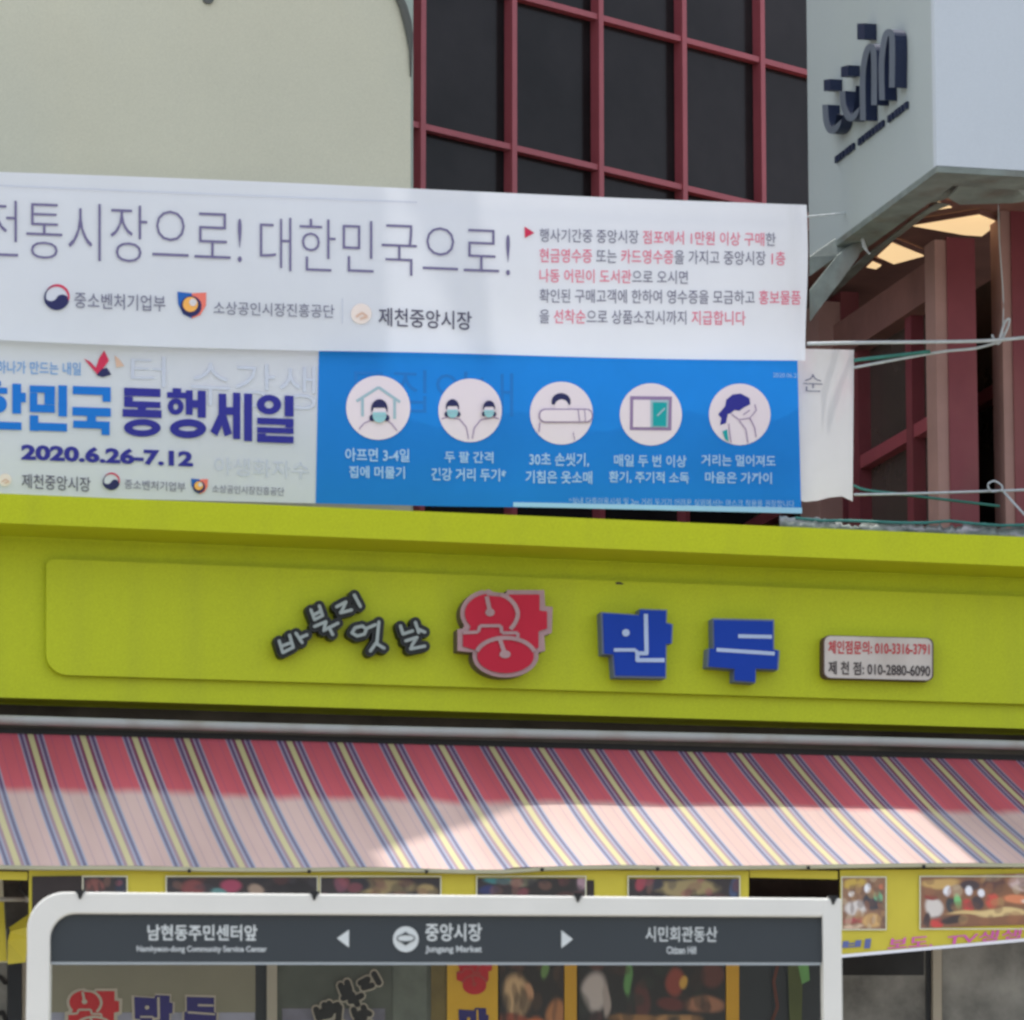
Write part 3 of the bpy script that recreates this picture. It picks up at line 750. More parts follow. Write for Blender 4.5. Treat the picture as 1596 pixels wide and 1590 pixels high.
# ------------------------------------------------------------------ the lime signboard
FD = front(0.0); BD = front(-0.285); PN = front(-0.028)
sg = thing('signboard', FD.at(800, 1110), 'long lime green shop signboard with raised letters above the striped awning', 'signboard')
def line(x, pts):
    for (x0, y0), (x1, y1) in zip(pts, pts[1:]):
        if x <= x1 or (x1, y1) == pts[-1]: return y0 + (y1 - y0) * (x - x0) / (x1 - x0)
xs = [-330, 0, 400, 800, 1200, 1596, 1950]
btop = lambda x: 769 + 0.0425 * x; bbot = lambda x: 815 + 0.0425 * x
fbot = lambda x: 1087 + 0.0305 * x
BT = front(-0.31)
MB().prism([BT.at(-330, btop(-330)), BT.at(1950, btop(1950)), BD.at(1950, bbot(1950)), BD.at(-330, bbot(-330))], N * 0.43).build('top_band', M['sign'], sg)
MB().prism([FD.at(-330, 842 - 330 * .0395), FD.at(1950, 842 + 1950 * .0395), FD.at(1950, fbot(1950)), FD.at(-330, fbot(-330))], N * 0.2).build('field', M['sign'], sg)
# the soffit between band and field closes the step
mb = MB(); a0, a1 = BD.at(-330, bbot(-330)), BD.at(1950, bbot(1950)); f0, f1 = FD.at(-330, 842 - 330 * .0395), FD.at(1950, 842 + 1950 * .0395)
top0 = Vector((f0.x, f0.y, a0.z + 0.004)); top1 = Vector((f1.x, f1.y, a1.z + 0.004))
mb.prism([f0 + N * 0.002, f1 + N * 0.002, top1 + N * 0.002, top0 + N * 0.002], N * 0.1); mb.build('upper_field', M['sign'], sg)
ptop = lambda x: 867 + 0.0395 * x; pbot = lambda x: 1049 + 0.0303 * x
pp = [(72, ptop(72) + 10), (80, ptop(80) + 1), (1900, ptop(1900)), (1900, pbot(1900))]
for k in range(9):
    t = math.radians(90 + 90 * k / 8); pp.append((106 + 34 * math.cos(t), pbot(106) - 34 + 34 * math.sin(t)))
mb = MB(); P3 = [PN.at(x, y) for x, y in pp]; mb.prism(P3, N * 0.026)
mb.build('raised_panel', M['sign'], sg)

def letter(polys, off, t, mats, faces=None, lines=None, name='letter', side=None):
    """channel letter on the raised panel: backing, coloured face, pale lines"""
    mb = MB()
    for i, p in enumerate(polys): mb.prism([PN.at(x, y, off + 0.0004 * i) for x, y in p], N * (t + 0.0004 * i), 0, side)
    if faces:
        for i, p in enumerate(faces): mb.prism([PN.at(x, y, off + 0.006 + 0.0004 * i) for x, y in p], N * 0.005, 1)
    if lines: decal(mb, PN, lines, off + 0.0085, 2)
    return mb.build(name, mats, sg)
bx = (713, 917, 860, 1056)
letter([placed(WB, *bx)], 0.075, 0.074, [M['letter_edge'], M['letter_red'], M['letter_edge'], M['letter_side']], [placed(WF, *bx)], [placed(l, *bx) for l in WL], side=3)
bx = (938, 949, 1047.5, 1055)
letter([placed(grow(MF, 1.05), *bx)], 0.065, 0.064, [M['letter_blue_edge'], M['letter_blue'], M['letter_blue_line']], [placed(MF, *bx)], [placed(l, *bx) for l in ML])
bx = (1103, 965, 1213.5, 1063)
letter([placed(grow(DF, 1.05), *bx)], 0.065, 0.064, [M['letter_blue_edge'], M['letter_blue'], M['letter_blue_line']], [placed(DF, *bx)], [placed(l, *bx) for l in DL])
for key, paths in SMALL.items():
    pp = [z6(p) for p in paths]
    letter(wiggle(pp, 17.5), 0.05, 0.049, [M['letter_black'], M['letter_white'], M['letter_white']], None, None)
    mb = MB(); decal(mb, PN, wiggle(pp, 5.0), 0.066, 0, 0.0002)
    mb.build('letter', M['letter_white'], sg)
PLq = rrect(1283, 990, 1455, 1057, 10, 6, 0.026)
pl = MB().prism([PN.at(x, y, 0.05) for x, y in PLq], N * 0.049, 0, 1).build('phone_plate', [M['plate'], M['plate_side']], sg)
line_part('lettering', PN, 0.053, '체인점문의: 010-3316-3791', (1291, 998), (1449, 1001), (1291, 1019), 0.02, 'plate_red', pl)
line_part('lettering', PN, 0.053, '제 천 점: 010-2880-6090', (1291, 1030), (1450, 1035), (1291, 1051), 0.02, 'plate_black', pl)
mb = MB(); a, b = PLq, grow(PLq, 1.025)
for i in range(len(a)):
    j = (i + 1) % len(a); mb.flat([PN.at(*q_, 0.0512) for q_ in (a[i], a[j], grow(PLq, 0.975)[j], grow(PLq, 0.975)[i])])
mb.build('plate_rim', M['plate_side'], pl)
mb = MB(); decal(mb, PN, [disc(964, 909, 5, 2.2, n=12), disc(969, 910, 2.5, 1.5, n=10)], 0.0015, 0); mb.build('rust_spot', M['grime'], sg)

# crumpled sheeting lying on the sign's top
TP = front(-0.16)
tp = thing('crumpled_sheet', TP.at(1420, 830), 'crumpled grey green plastic sheet lying along the top of the lime sign, right end', 'plastic sheet')
v, f = [], []; nx = 90
rnd = [random.uniform(-1, 1) for _ in range(400)]
for i in range(nx + 1):
    x = 1215 + (1640 - 1215) * i / nx
    tp_y = btop(x) - 10 - 6 * math.sin(i * 0.33) * rnd[i // 6] - 3.5 * rnd[i] - (6 if i < 16 else 2) - (4 if i > 60 else 0)
    for k, (yy, wd) in enumerate(((btop(x) + 3, -0.29), (btop(x) - 3 + 2 * rnd[i + 100], -0.30 + 0.01 * rnd[i + 50]), (tp_y + 3, -0.18 + 0.015 * rnd[i + 200]), (tp_y, -0.10), (btop(x) + 3, -0.04))):
        v.append(front(wd).at(x, yy))
for i in range(nx):
    for k in range(4): a = i * 5 + k; f.append((a, a + 5, a + 6, a + 1))
mk('sheet', v, f, M['tarp'], tp, smooth=True)
mb = MB(); mb.tube([front(-0.21).at(1240 + 40 * k, btop(1240 + 40 * k) - 13 - 5 * rnd[k] - (5 if k > 2 else 0)) for k in range(11)], 0.006, 8); mb.build('green_edge', M['cord_green'], tp, smooth=True)

# ------------------------------------------------------------------ banners
def wav(ax, lx, ay, ly, ph=0.0): return lambda x, y: ax * math.sin(x / lx + ph + y / 900) + ay * math.sin(y / ly + ph * 2 + x / 700)
UB = front(0.10, wav(0.012, 95, 0.006, 70)); LB = front(0.135, wav(0.008, 150, 0.006, 60, 1.3)); RBn = front(0.20, wav(0.012, 40, 0.008, 60, 0.4))
ub = thing('upper_banner', front(0.10).at(600, 560), 'white banner with thin violet headline and small pink and grey notice, topmost of the banners', 'banner', 'banners strung above the lime sign')
ubot = lambda x: 530 + 0.036 * x if x < 500 else 548 + (x - 500) * 0.019
def ed(s, t):
    x = -60 + 1318 * s
    return (0.0 if s < 1 else -1 + 3 * math.sin(t * 3), 2.0 * math.sin(x / 160) * t)
v, f = [], []; nx, ny = 120, 24
for j in range(ny + 1):
    for i in range(nx + 1):
        s, t = i / nx, j / ny; x = -60 + s * (1257 + 60)
        yt = 268 + 0.0405 * x - (1.5 * math.sin(x / 210)); yb = ubot(x) + 1.5 * math.sin(x / 130)
        fold = 0.012 * math.exp(-((x - 1246) / 6) ** 2) + 0.003 * math.exp(-((yt + (yb - yt) * t - yt - 22) / 5) ** 2)
        v.append(UB.at(x + (2 * math.sin(t * 5) if i == nx else 0), yt + (yb - yt) * t, -fold))
for j in range(ny):
    for i in range(nx): a = j * (nx + 1) + i; f.append((a, a + nx + 1, a + nx + 2, a + 1))
mk('sheet', v, f, M['banner'], ub, smooth=True)
mb = MB()
decal(mb, UB, stroke([(x, 268 + 0.0405 * x + 21) for x in range(-50, 700, 50)], 1.6), 0.004); mb.build('hem', M['ink_ghost'], ub)
mb = MB()
line_part('headline', UB, 0.006, '전통시장으로!', (-24, 311), (377, 327), (-24, 400), -0.014, 'ink_violet', ub)
line_part('headline', UB, 0.006, '대한민국으로!', (405, 338), (795, 353), (405, 421), -0.014, 'ink_violet', ub)
def swirl(plane, cx, cy, r, off, parent):
    """round red, white and navy government swirl"""
    mb = MB()
    decal(mb, plane, [disc(cx, cy, r)], off, 0)
    # navy lower bowl with swirling edge, red crescent round the upper right
    low = disc(cx, cy, r, r, 20, 205, 24) + disc(cx - r * .45, cy - r * .12, r * .47, r * .42, 180, 20, 10)[::1] + disc(cx + r * .42, cy + r * .28, r * .52, r * .5, 210, 355, 10)
    decal(mb, plane, [low], off + .0015, 1)
    ra = disc(cx, cy, r * .93, r * .93, 215, 372, 22)
    for poly in band(ra, [r * (.10 + .10 * math.sin(math.pi * k / 22)) for k in range(23)]): decal(mb, plane, [poly], off + .003, 2)
    le = disc(cx, cy, r * .93, r * .93, 150, 265, 16)
    for poly in band(le, [r * (.20 * (1 - k / 17)) for k in range(17)]): decal(mb, plane, [poly], off + .0034, 1)
    mb.build('swirl_emblem', [M['banner'], M['ink_navy'], M['ink_red']], parent)
def shield(plane, cx, cy, r, off, parent):
    """blue and coral shield with an orange curl"""
    mb = MB()
    decal(mb, plane, [[(cx - r, cy - r * .85), (cx, cy - r * .75), (cx, cy + r), (cx - r * .6, cy + r * .7), (cx - r * .95, cy)]], off, 0)
    decal(mb, plane, [[(cx, cy - r * .75), (cx + r, cy - r * .80), (cx + r * .98, cy + r * .1), (cx + r * .6, cy + r * .75), (cx, cy + r)]], off, 1)
    decal(mb, plane, [disc(cx - r * .05, cy + r * .15, r * .72)], off + .0015, 2)
    decal(mb, plane, [disc(cx - r * .1, cy + r * .02, r * .52)], off + .003, 3)
    decal(mb, plane, [disc(cx + r * .08, cy - r * .12, r * .26)], off + .0045, 4)
    mb.build('shield_emblem', [M['ink_logoblue'], M['ink_coral'], M['ink_navy'], M['ink_orange'], M['banner']], parent)
def cream(plane, cx, cy, r, off, parent):
    mb = MB(); decal(mb, plane, [disc(cx, cy, r)], off, 0)
    decal(mb, plane, stroke([(cx - r * .5, cy + r * .3), (cx + r * .1, cy - r * .1), (cx + r * .6, cy + r * .3), (cx - r * .1, cy + r * .5)], r * .22), off + .0015, 1)
    mb.build('cream_emblem', [M['ink_cream'], M['ink_tan']], parent)
swirl(UB, 88.6, 463.5, 20, 0.005, ub); shield(UB, 299, 474, 22.5, 0.005, ub); cream(UB, 563, 489, 16, 0.005, ub)
line_part('organiser_name', UB, 0.006, '중소벤처기업부', (116, 455), (258, 461), (116, 480), 0.006, 'ink_grey', ub)
line_part('organiser_name', UB, 0.006, '소상공인시장진흥공단', (333, 469), (521, 475), (333, 490), 0.004, 'ink_grey', ub)
line_part('organiser_name', UB, 0.006, '제천중앙시장', (590, 479), (735, 486), (590, 508), 0.012, 'ink_dark', ub)
mb = MB(); decal(mb, UB, [[(533, 465), (534.4, 465), (534.4, 505), (533, 505)]], 0.006); mb.build('divider', M['ink_ghost'], ub)
def runs(s):
    """[..] marks the pink words"""
    out, r, st = '', [], None
    for ch in s:
        if ch == '[': st = len(out)
        elif ch == ']': r.append((st, len(out)))
        else: out += ch
    return out, r
for s, tl, tr, bl in (('행사기간중 중앙시장 [점포에서 1만원 이상 구매]한', (841, 356), (1209, 363), (841, 377)),
                      ('[현금영수증] 또는 [카드영수증]을 가지고 중앙시장 [1층]', (841, 387), (1224, 392), (841, 409)),
                      ('[나동 어린이 도서관]으로 오시면', (841, 419), (1072, 422), (841, 440)),
                      ('확인된 구매고객에 한하여 영수증을 모금하고 [홍보물품]', (841, 450), (1248, 453), (841, 472)),
                      ('을 [선착순]으로 상품소진시까지 [지급합니다]', (841, 482), (1162, 485), (841, 504))):
    t, r = runs(s); line_part('notice_line', UB, 0.006, t, tl, tr, bl, 0.006, ('ink_grey', 'ink_pink'), ub, r)
mb = MB(); decal(mb, UB, [[(817.5, 353), (833, 363), (818, 371)]], 0.006); mb.build('arrow_mark', M['ink_red'], ub)

lb = thing('lower_banner', front(0.135).at(600, 790), 'banner with bold blue and indigo headline and a blue panel of round pictures', 'banner', 'banners strung above the lime sign')
v, f = [], []; nx, ny = 110, 20
lbot = lambda x: 773 + 0.0235 * x
for j in range(ny + 1):
    for i in range(nx + 1):
        s, t = i / nx, j / ny; x = -60 + s * (498 + 60); yt = 512 + 0.034 * x; yb = lbot(x) + (1.5 * math.sin(x / 90) if x > 700 else 0)
        v.append(LB.at(x, yt + (yb - yt) * t))
for j in range(ny):
    for i in range(nx): a = j * (nx + 1) + i; f.append((a, a + nx + 1, a + nx + 2, a + 1))
mk('sheet', v, f, M['banner'], lb, smooth=True)
# the blue half, a printed panel
v, f = [], []; nx, ny = 70, 18
for j in range(ny + 1):
    for i in range(nx + 1):
        s, t = i / nx, j / ny; x = 497 + s * (1243 - 497) + t * (-5 + 11 * s); yt = 545 + (x - 497) * 0.0225; yb = lbot(x) - 6 * max(0, (x - 700) / 550) 
        v.append(LB.at(x, yt + (yb - yt) * t, 0.003))
for j in range(ny):
    for i in range(nx): a = j * (nx + 1) + i; f.append((a, a + nx + 1, a + nx + 2, a + 1))
mk('blue_panel', v, f, M['blueprint'], lb, smooth=True)
mb = MB(); decal(mb, LB, [[(x, lbot(x) - 9 - 2 * (x - 800) / 450), (x + 25, lbot(x + 25) - 9 - 2 * (x - 775) / 450), (x + 25, lbot(x + 25) - 2), (x, lbot(x) - 2)] for x in range(800, 1246, 25)], 0.005); mb.build('panel_hem', M['bluehem'], lb)
z4 = crop(0, 540, 3.129)
mb = MB()
BOLD_BLUE = [R(-40, 168, 4, 192), R(-60, 200, 36, 230), disc(-8, 282, 42, 42, n=24), R(60, 182, 103, 328), R(103, 226, 126, 272), R(-60, 368, 105, 405), R(-60, 340, -20, 405),
             R(145, 192, 268, 226), R(145, 284, 268, 322), R(145, 226, 182, 284), R(217, 226, 268, 284), R(285, 190, 327, 342), R(145, 336, 187, 412), R(187, 374, 327, 413),
             R(355, 196, 540, 236), R(500, 236, 540, 270), R(353, 298, 541, 340), R(425, 340, 468, 364), R(357, 364, 535, 400), R(495, 400, 535, 432)]
decal(mb, LB, [z4(p) for p in BOLD_BLUE], 0.006, 0, 0.0002); mb.build('headline', M['ink_blue'], lb)
def ringp(x0, y0, x1, y1, wx, wy):
    cx, cy, rx, ry = (x0 + x1) / 2, (y0 + y1) / 2, (x1 - x0) / 2, (y1 - y0) / 2
    o = disc(cx, cy, rx, ry, n=28); i_ = disc(cx, cy, rx - wx, ry - wy, n=28)
    return [[o[k], o[(k + 1) % 28], i_[(k + 1) % 28], i_[k]] for k in range(28)]
BOLD_IND = [R(605, 204, 783, 244), R(605, 244, 648, 268), R(605, 268, 783, 298), R(672, 296, 712, 312), R(598, 308, 788, 346)] + ringp(604, 354, 784, 440, 42, 31)
BOLD_IND += [R(842, 204, 884, 226), R(815, 224, 908, 252)] + ringp(818, 254, 896, 334, 27, 25) + [R(906, 214, 940, 334), R(964, 216, 1004, 348), R(938, 262, 966, 300)] + ringp(828, 354, 1006, 448, 44, 35)
BOLD_IND += [[(1066, 230), (1104, 231), (1104, 335), (1132, 425), (1096, 440), (1082, 385), (1060, 438), (1026, 415), (1066, 330)], R(1104, 296, 1136, 334), R(1136, 226, 1172, 452), R(1190, 230, 1230, 462)]
BOLD_IND += ringp(1252, 236, 1372, 332, 38, 30) + [R(1388, 240, 1432, 342), R(1254, 350, 1432, 382), R(1392, 382, 1432, 396), R(1254, 396, 1432, 424), R(1254, 424, 1296, 436), R(1254, 436, 1432, 470)]
mb = MB(); decal(mb, LB, [z4(p) for p in BOLD_IND], 0.006, 0, 0.0002); mb.build('headline', M['ink_indigo'], lb)
mb = MB(); write(mb, LB, 0.006, '2020.6.26-7.12', (33, 692), (301, 703), (33, 717), 0.045); mb.build('dates', M['ink_indigo'], lb)
mb = MB(); write(mb, LB, 0.006, '하나가 만드는 내일', (-5, 562), (126, 565), (-5, 582), 0.01); mb.build('tagline', M['ink_skyblue'], lb)
mb = MB()
decal(mb, LB, [z4([(408, 58), (440, 75), (468, 104), (482, 60), (508, 20), (532, 68), (500, 112), (474, 136)])], 0.006, 0)
decal(mb, LB, [z4([(470, 140), (496, 110), (522, 104), (543, 138), (500, 150)])], 0.0065, 1)
decal(mb, LB, [z4([(558, 44), (580, 60), (606, 96), (568, 102)])], 0.006, 2)
mb.build('butterfly_mark', [M['ink_red'], M['ink_navy'], M['ink_tan']], lb)
line_part('organiser_name', LB, 0.006, '제천중앙시장', (34, 738), (141, 744), (34, 761), 0.006, 'ink_dark', lb)
line_part('organiser_name', LB, 0.006, '중소벤처기업부', (194, 747), (289, 752), (194, 762), 0.006, 'ink_grey', lb)
line_part('organiser_name', LB, 0.006, '소상공인시장진흥공단', (331, 755), (443, 760), (331, 768), 0.004, 'ink_grey', lb)
cream(LB, 8, 748, 10, 0.005, lb); swirl(LB, 173.5, 750.5, 13.5, 0.005, lb); shield(LB, 311, 757, 13, 0.005, lb)
for t, tl, tr, bl, m in (('터', (204, 555), (258, 557), (204, 602), 'ink_ghost'), ('수강생', (298, 562), (492, 572), (298, 630), 'ink_ghost'),
                         ('야생화자수', (334, 712), (482, 720), (334, 740), 'ink_ghost'), ('모집안내', (545, 573), (800, 582), (545, 640), 'ink_ghostblue')):
    line_part('show_through_lettering', LB, 0.0045, t, tl, tr, bl, -0.005, m, lb)  # rear banner's writing showing through the cloth, painted on as faint ink
# round pictures
C5 = [(589.4, 635.6, 50), (732.7, 639.7, 49.5), (875, 644, 49), (1014.4, 646, 48.5), (1153, 646, 48)]
zA, zB = crop(490, 540, 3.893), crop(880, 540, 3.325)
def round_pic(k, layers):
    mb = MB(); decal(mb, LB, [disc(*C5[k])], 0.006, 0)
    names = ['ink_blush']
    for i, (polys, m) in enumerate(layers):
        names.append(m); decal(mb, LB, polys, 0.008 + 0.0016 * i, len(names) - 1, 0.0002)
    mb.build('round_picture', [M[n] for n in names], lb)
def head(c, x, y, s):
    return [([c(disc(x - 44 * s, y + 62 * s, 17 * s, 20 * s, n=16)), c(disc(x + 44 * s, y + 62 * s, 17 * s, 20 * s, n=16)), c(disc(x, y + 8 * s, 50 * s, 60 * s, 165, 375, 22))], 'ink_navy'),
            ([c(disc(x, y + 30 * s, 42 * s, 50 * s))], 'ink_blush'), ([c(disc(x, y + 6 * s, 43 * s, 32 * s, 190, 350, 16))], 'ink_navy'),
            ([c(disc(x, y + 46 * s, 42 * s, 44 * s, -25, 205, 18))], 'ink_paleteal'), (st(c, [(x - 40 * s, y + 50 * s), (x + 40 * s, y + 50 * s)], 4), 'ink_greyteal')]
st = lambda c, pts, w_: [c(q) for q in stroke(pts, w_)]
round_pic(0, [(st(zA, [(256, 332), (390, 248), (520, 338)], 16) + st(zA, [(292, 312), (292, 424)], 16) + st(zA, [(487, 318), (487, 440)], 16), 'ink_greyteal'),
              (st(zA, [(272, 502), (300, 468), (345, 446)], 6) + st(zA, [(440, 446), (470, 470), (502, 512)], 6), 'ink_lilac')] + head(zA, 395, 372, 1.0))
round_pic(1, [(st(zA, [(772, 440), (800, 430), (880, 440), (922, 490), (935, 560)], 6) + st(zA, [(1120, 440), (1090, 430), (1010, 445), (970, 495), (958, 560)], 6), 'ink_lilac')] + head(zA, 838, 362, 0.8) + head(zA, 1060, 366, 0.72))
round_pic(2, [([zA(disc(1497, 335, 58, 52, 160, 380, 18))], 'ink_navy'), ([zA(disc(1500, 362, 42, 40))], 'ink_blush'),
              ([zA(rrect(1362, 378, 1690, 462, 38))], 'ink_lilac'), ([zA(rrect(1369, 385, 1683, 455, 33))], 'ink_blush'),
              (st(zA, [(1368, 460), (1362, 520)], 7) + st(zA, [(1600, 380), (1610, 460)], 6) + st(zA, [(1640, 385), (1645, 455)], 5) + st(zA, [(1570, 520), (1580, 570)], 5), 'ink_lilac')])
round_pic(3, [([zB([(340, 258), (556, 260), (553, 436), (338, 433)])], 'ink_lilac'), ([zB([(356, 276), (540, 278), (536, 420), (354, 418)])], 'ink_blush'),
              ([zB([(445, 278), (540, 279), (536, 420), (445, 419)])], 'ink_greyteal'), ([zB([(458, 290), (530, 291), (526, 415), (458, 412)])], 'ink_teal'), (st(zB, [(480, 360), (520, 320)], 9), 'ink_greyteal')])
round_pic(4, [([zB([(796, 352), (832, 310), (838, 276), (870, 250), (912, 244), (958, 268), (962, 300), (930, 316), (905, 334), (880, 330), (862, 346), (846, 350), (836, 398), (806, 408), (812, 372)])], 'ink_indigo'),
              (st(zB, [(866, 352), (905, 380), (960, 372), (994, 330), (985, 300)], 5) + st(zB, [(850, 400), (862, 500)], 5) + st(zB, [(905, 385), (940, 430), (950, 500)], 5) + st(zB, [(960, 372), (985, 420), (992, 470)], 5) + st(zB, [(925, 355), (960, 330)], 5), 'ink_lilac'),
              ([zB([(818, 440), (842, 430), (850, 495), (832, 480)])], 'ink_teal')])
mb = MB()
for t, x0, x1, y0, y1 in (('아프면 3-4일', 538, 638, 698, 719), ('집에 머물기', 544, 631, 726, 745), ('두 팔 간격', 693, 769, 703, 721), ('건강 거리 두기*', 672, 789, 729, 749),
                          ('30초 손씻기,', 825, 918, 705, 727), ('기침은 옷소매', 819, 923, 733, 753), ('매일 두 번 이상', 957, 1070, 708, 727), ('환기, 주기적 소독', 949, 1074, 734, 753),
                          ('거리는 멀어져도', 1093, 1209, 708, 726), ('마음은 가까이', 1099, 1203, 735, 753)):
    line_part('caption', LB, 0.007, t, (x0, y0), (x1, y0 + 0.015 * (x1 - x0)), (x0, y1), 0.022, 'ink_paleblue', lb)
line_part('footnote', LB, 0.007, '*실내 다중이용시설 및 2m 거리 두기가 어려운 실외에서는 마스크 착용을 권장합니다', (887, 775), (1238, 780), (887, 786), 0.0, 'ink_paleblue', lb)
line_part('footnote', LB, 0.007, '2020.06.25', (1205, 581), (1246, 582), (1205, 588), 0.0, 'ink_paleblue', lb)

rbn = thing('rear_banner', front(0.20).at(1290, 780), 'creased white banner end with one grey syllable, poking out behind the blue panel', 'banner', 'banners strung above the lime sign')
v, f = [], []; nx, ny = 60, 20
for j in range(ny + 1):
    for i in range(nx + 1):
        s, t = i / nx, j / ny; x = 200 + s * (1331 - 200)
        yt = 520 + (x - 200) * 0.0225; yb = 752 + (x - 200) * 0.024 + (5 * math.sin((x - 1230) / 17) if x > 1180 else 0) + (4 if x > 1318 else 0)
        v.append(RBn.at(x - (2 * t if i == nx else 0), yt + (yb - yt) * t, 0.004 * math.sin(x / 14) * (1 if t > .9 or t < .1 else 0.4)))
for j in range(ny):
    for i in range(nx): a = j * (nx + 1) + i; f.append((a, a + nx + 1, a + nx + 2, a + 1))
mk('sheet', v, f, M['bannerback'], rbn, smooth=True)
mb = MB(); write(mb, RBn, 0.012, '순', (1252, 583), (1282, 584), (1252, 610), -0.01); mb.build('lettering', M['ink_grey'], rbn)

# cords from the banner ends
CD = front(0.12)
def cord(pts, r, label, m='cord', wa=0.10, wb=-0.6, group='cords tying the banners'):
    n = len(pts); P = smooth_path(pts, 6)
    path = [front(wa + (wb - wa) * i / (len(P) - 1)).at(x, y) for i, (x, y) in enumerate(P)]
    mb = MB(); mb.tube(path, r, 6); c = path[0]
    return tag(mb.build('cord', M[m], None, True, loc=c), label, 'cord', group)
cord([(1256, 338), (1300, 334), (1360, 328), (1452, 320)], 0.0045, 'pale cord from the top corner of the upper banner to the torn flashing', wb=0.35)
cord([(1258, 536), (1350, 534), (1450, 533), (1540, 531), (1620, 524)], 0.0075, 'thickest pale cord running right from the lower corner of the upper banner', wb=0.0)
cord([(1331, 562), (1380, 556), (1450, 548)], 0.008, 'dark green cord at the top corner of the rear banner', 'cord_green', 0.19, 0.12)
cord([(1331, 573), (1400, 560), (1470, 548), (1520, 543), (1560, 532)], 0.006, 'pale cord slanting up from the top corner of the rear banner to the knot', wa=0.19, wb=0.05)
cord([(1331, 771), (1400, 770), (1500, 767), (1620, 763)], 0.0055, 'pale cord running level from the bottom corner of the rear banner', wa=0.19, wb=0.0)
cord([(1331, 757), (1350, 764), (1400, 770), (1500, 782), (1558, 789)], 0.006, 'green cord drooping from the bottom corner of the rear banner', 'cord_green', 0.19, 0.1)
cord([(1562, 764), (1580, 784), (1606, 812)], 0.005, 'pale cord falling right from the lower knot towards the sign top', wa=0.04, wb=-0.05)
cord([(1556, 318), (1558, 380), (1564, 470), (1562, 530)], 0.0025, 'thin pale string hanging straight down from the soffit to the upper knot', wa=0.03, wb=0.03)
cord([(1546, 522), (1556, 536), (1570, 512), (1573, 497), (1566, 503), (1558, 528)], 0.005, 'looped pale knot end sticking up where the upper cords meet', wa=0.04, wb=0.02)
cord([(1560, 764), (1545, 766), (1540, 755), (1550, 750), (1562, 758), (1560, 766)], 0.004, 'small pale loop knotted into the lower cord', wa=0.03, wb=0.02)
cord([(1356, 396), (1346, 385), (1344, 372), (1352, 392)], 0.0035, 'curled wire end dangling at the hole in the torn metal', 'cord', 0.15, 0.18, 'wires in the torn soffit')

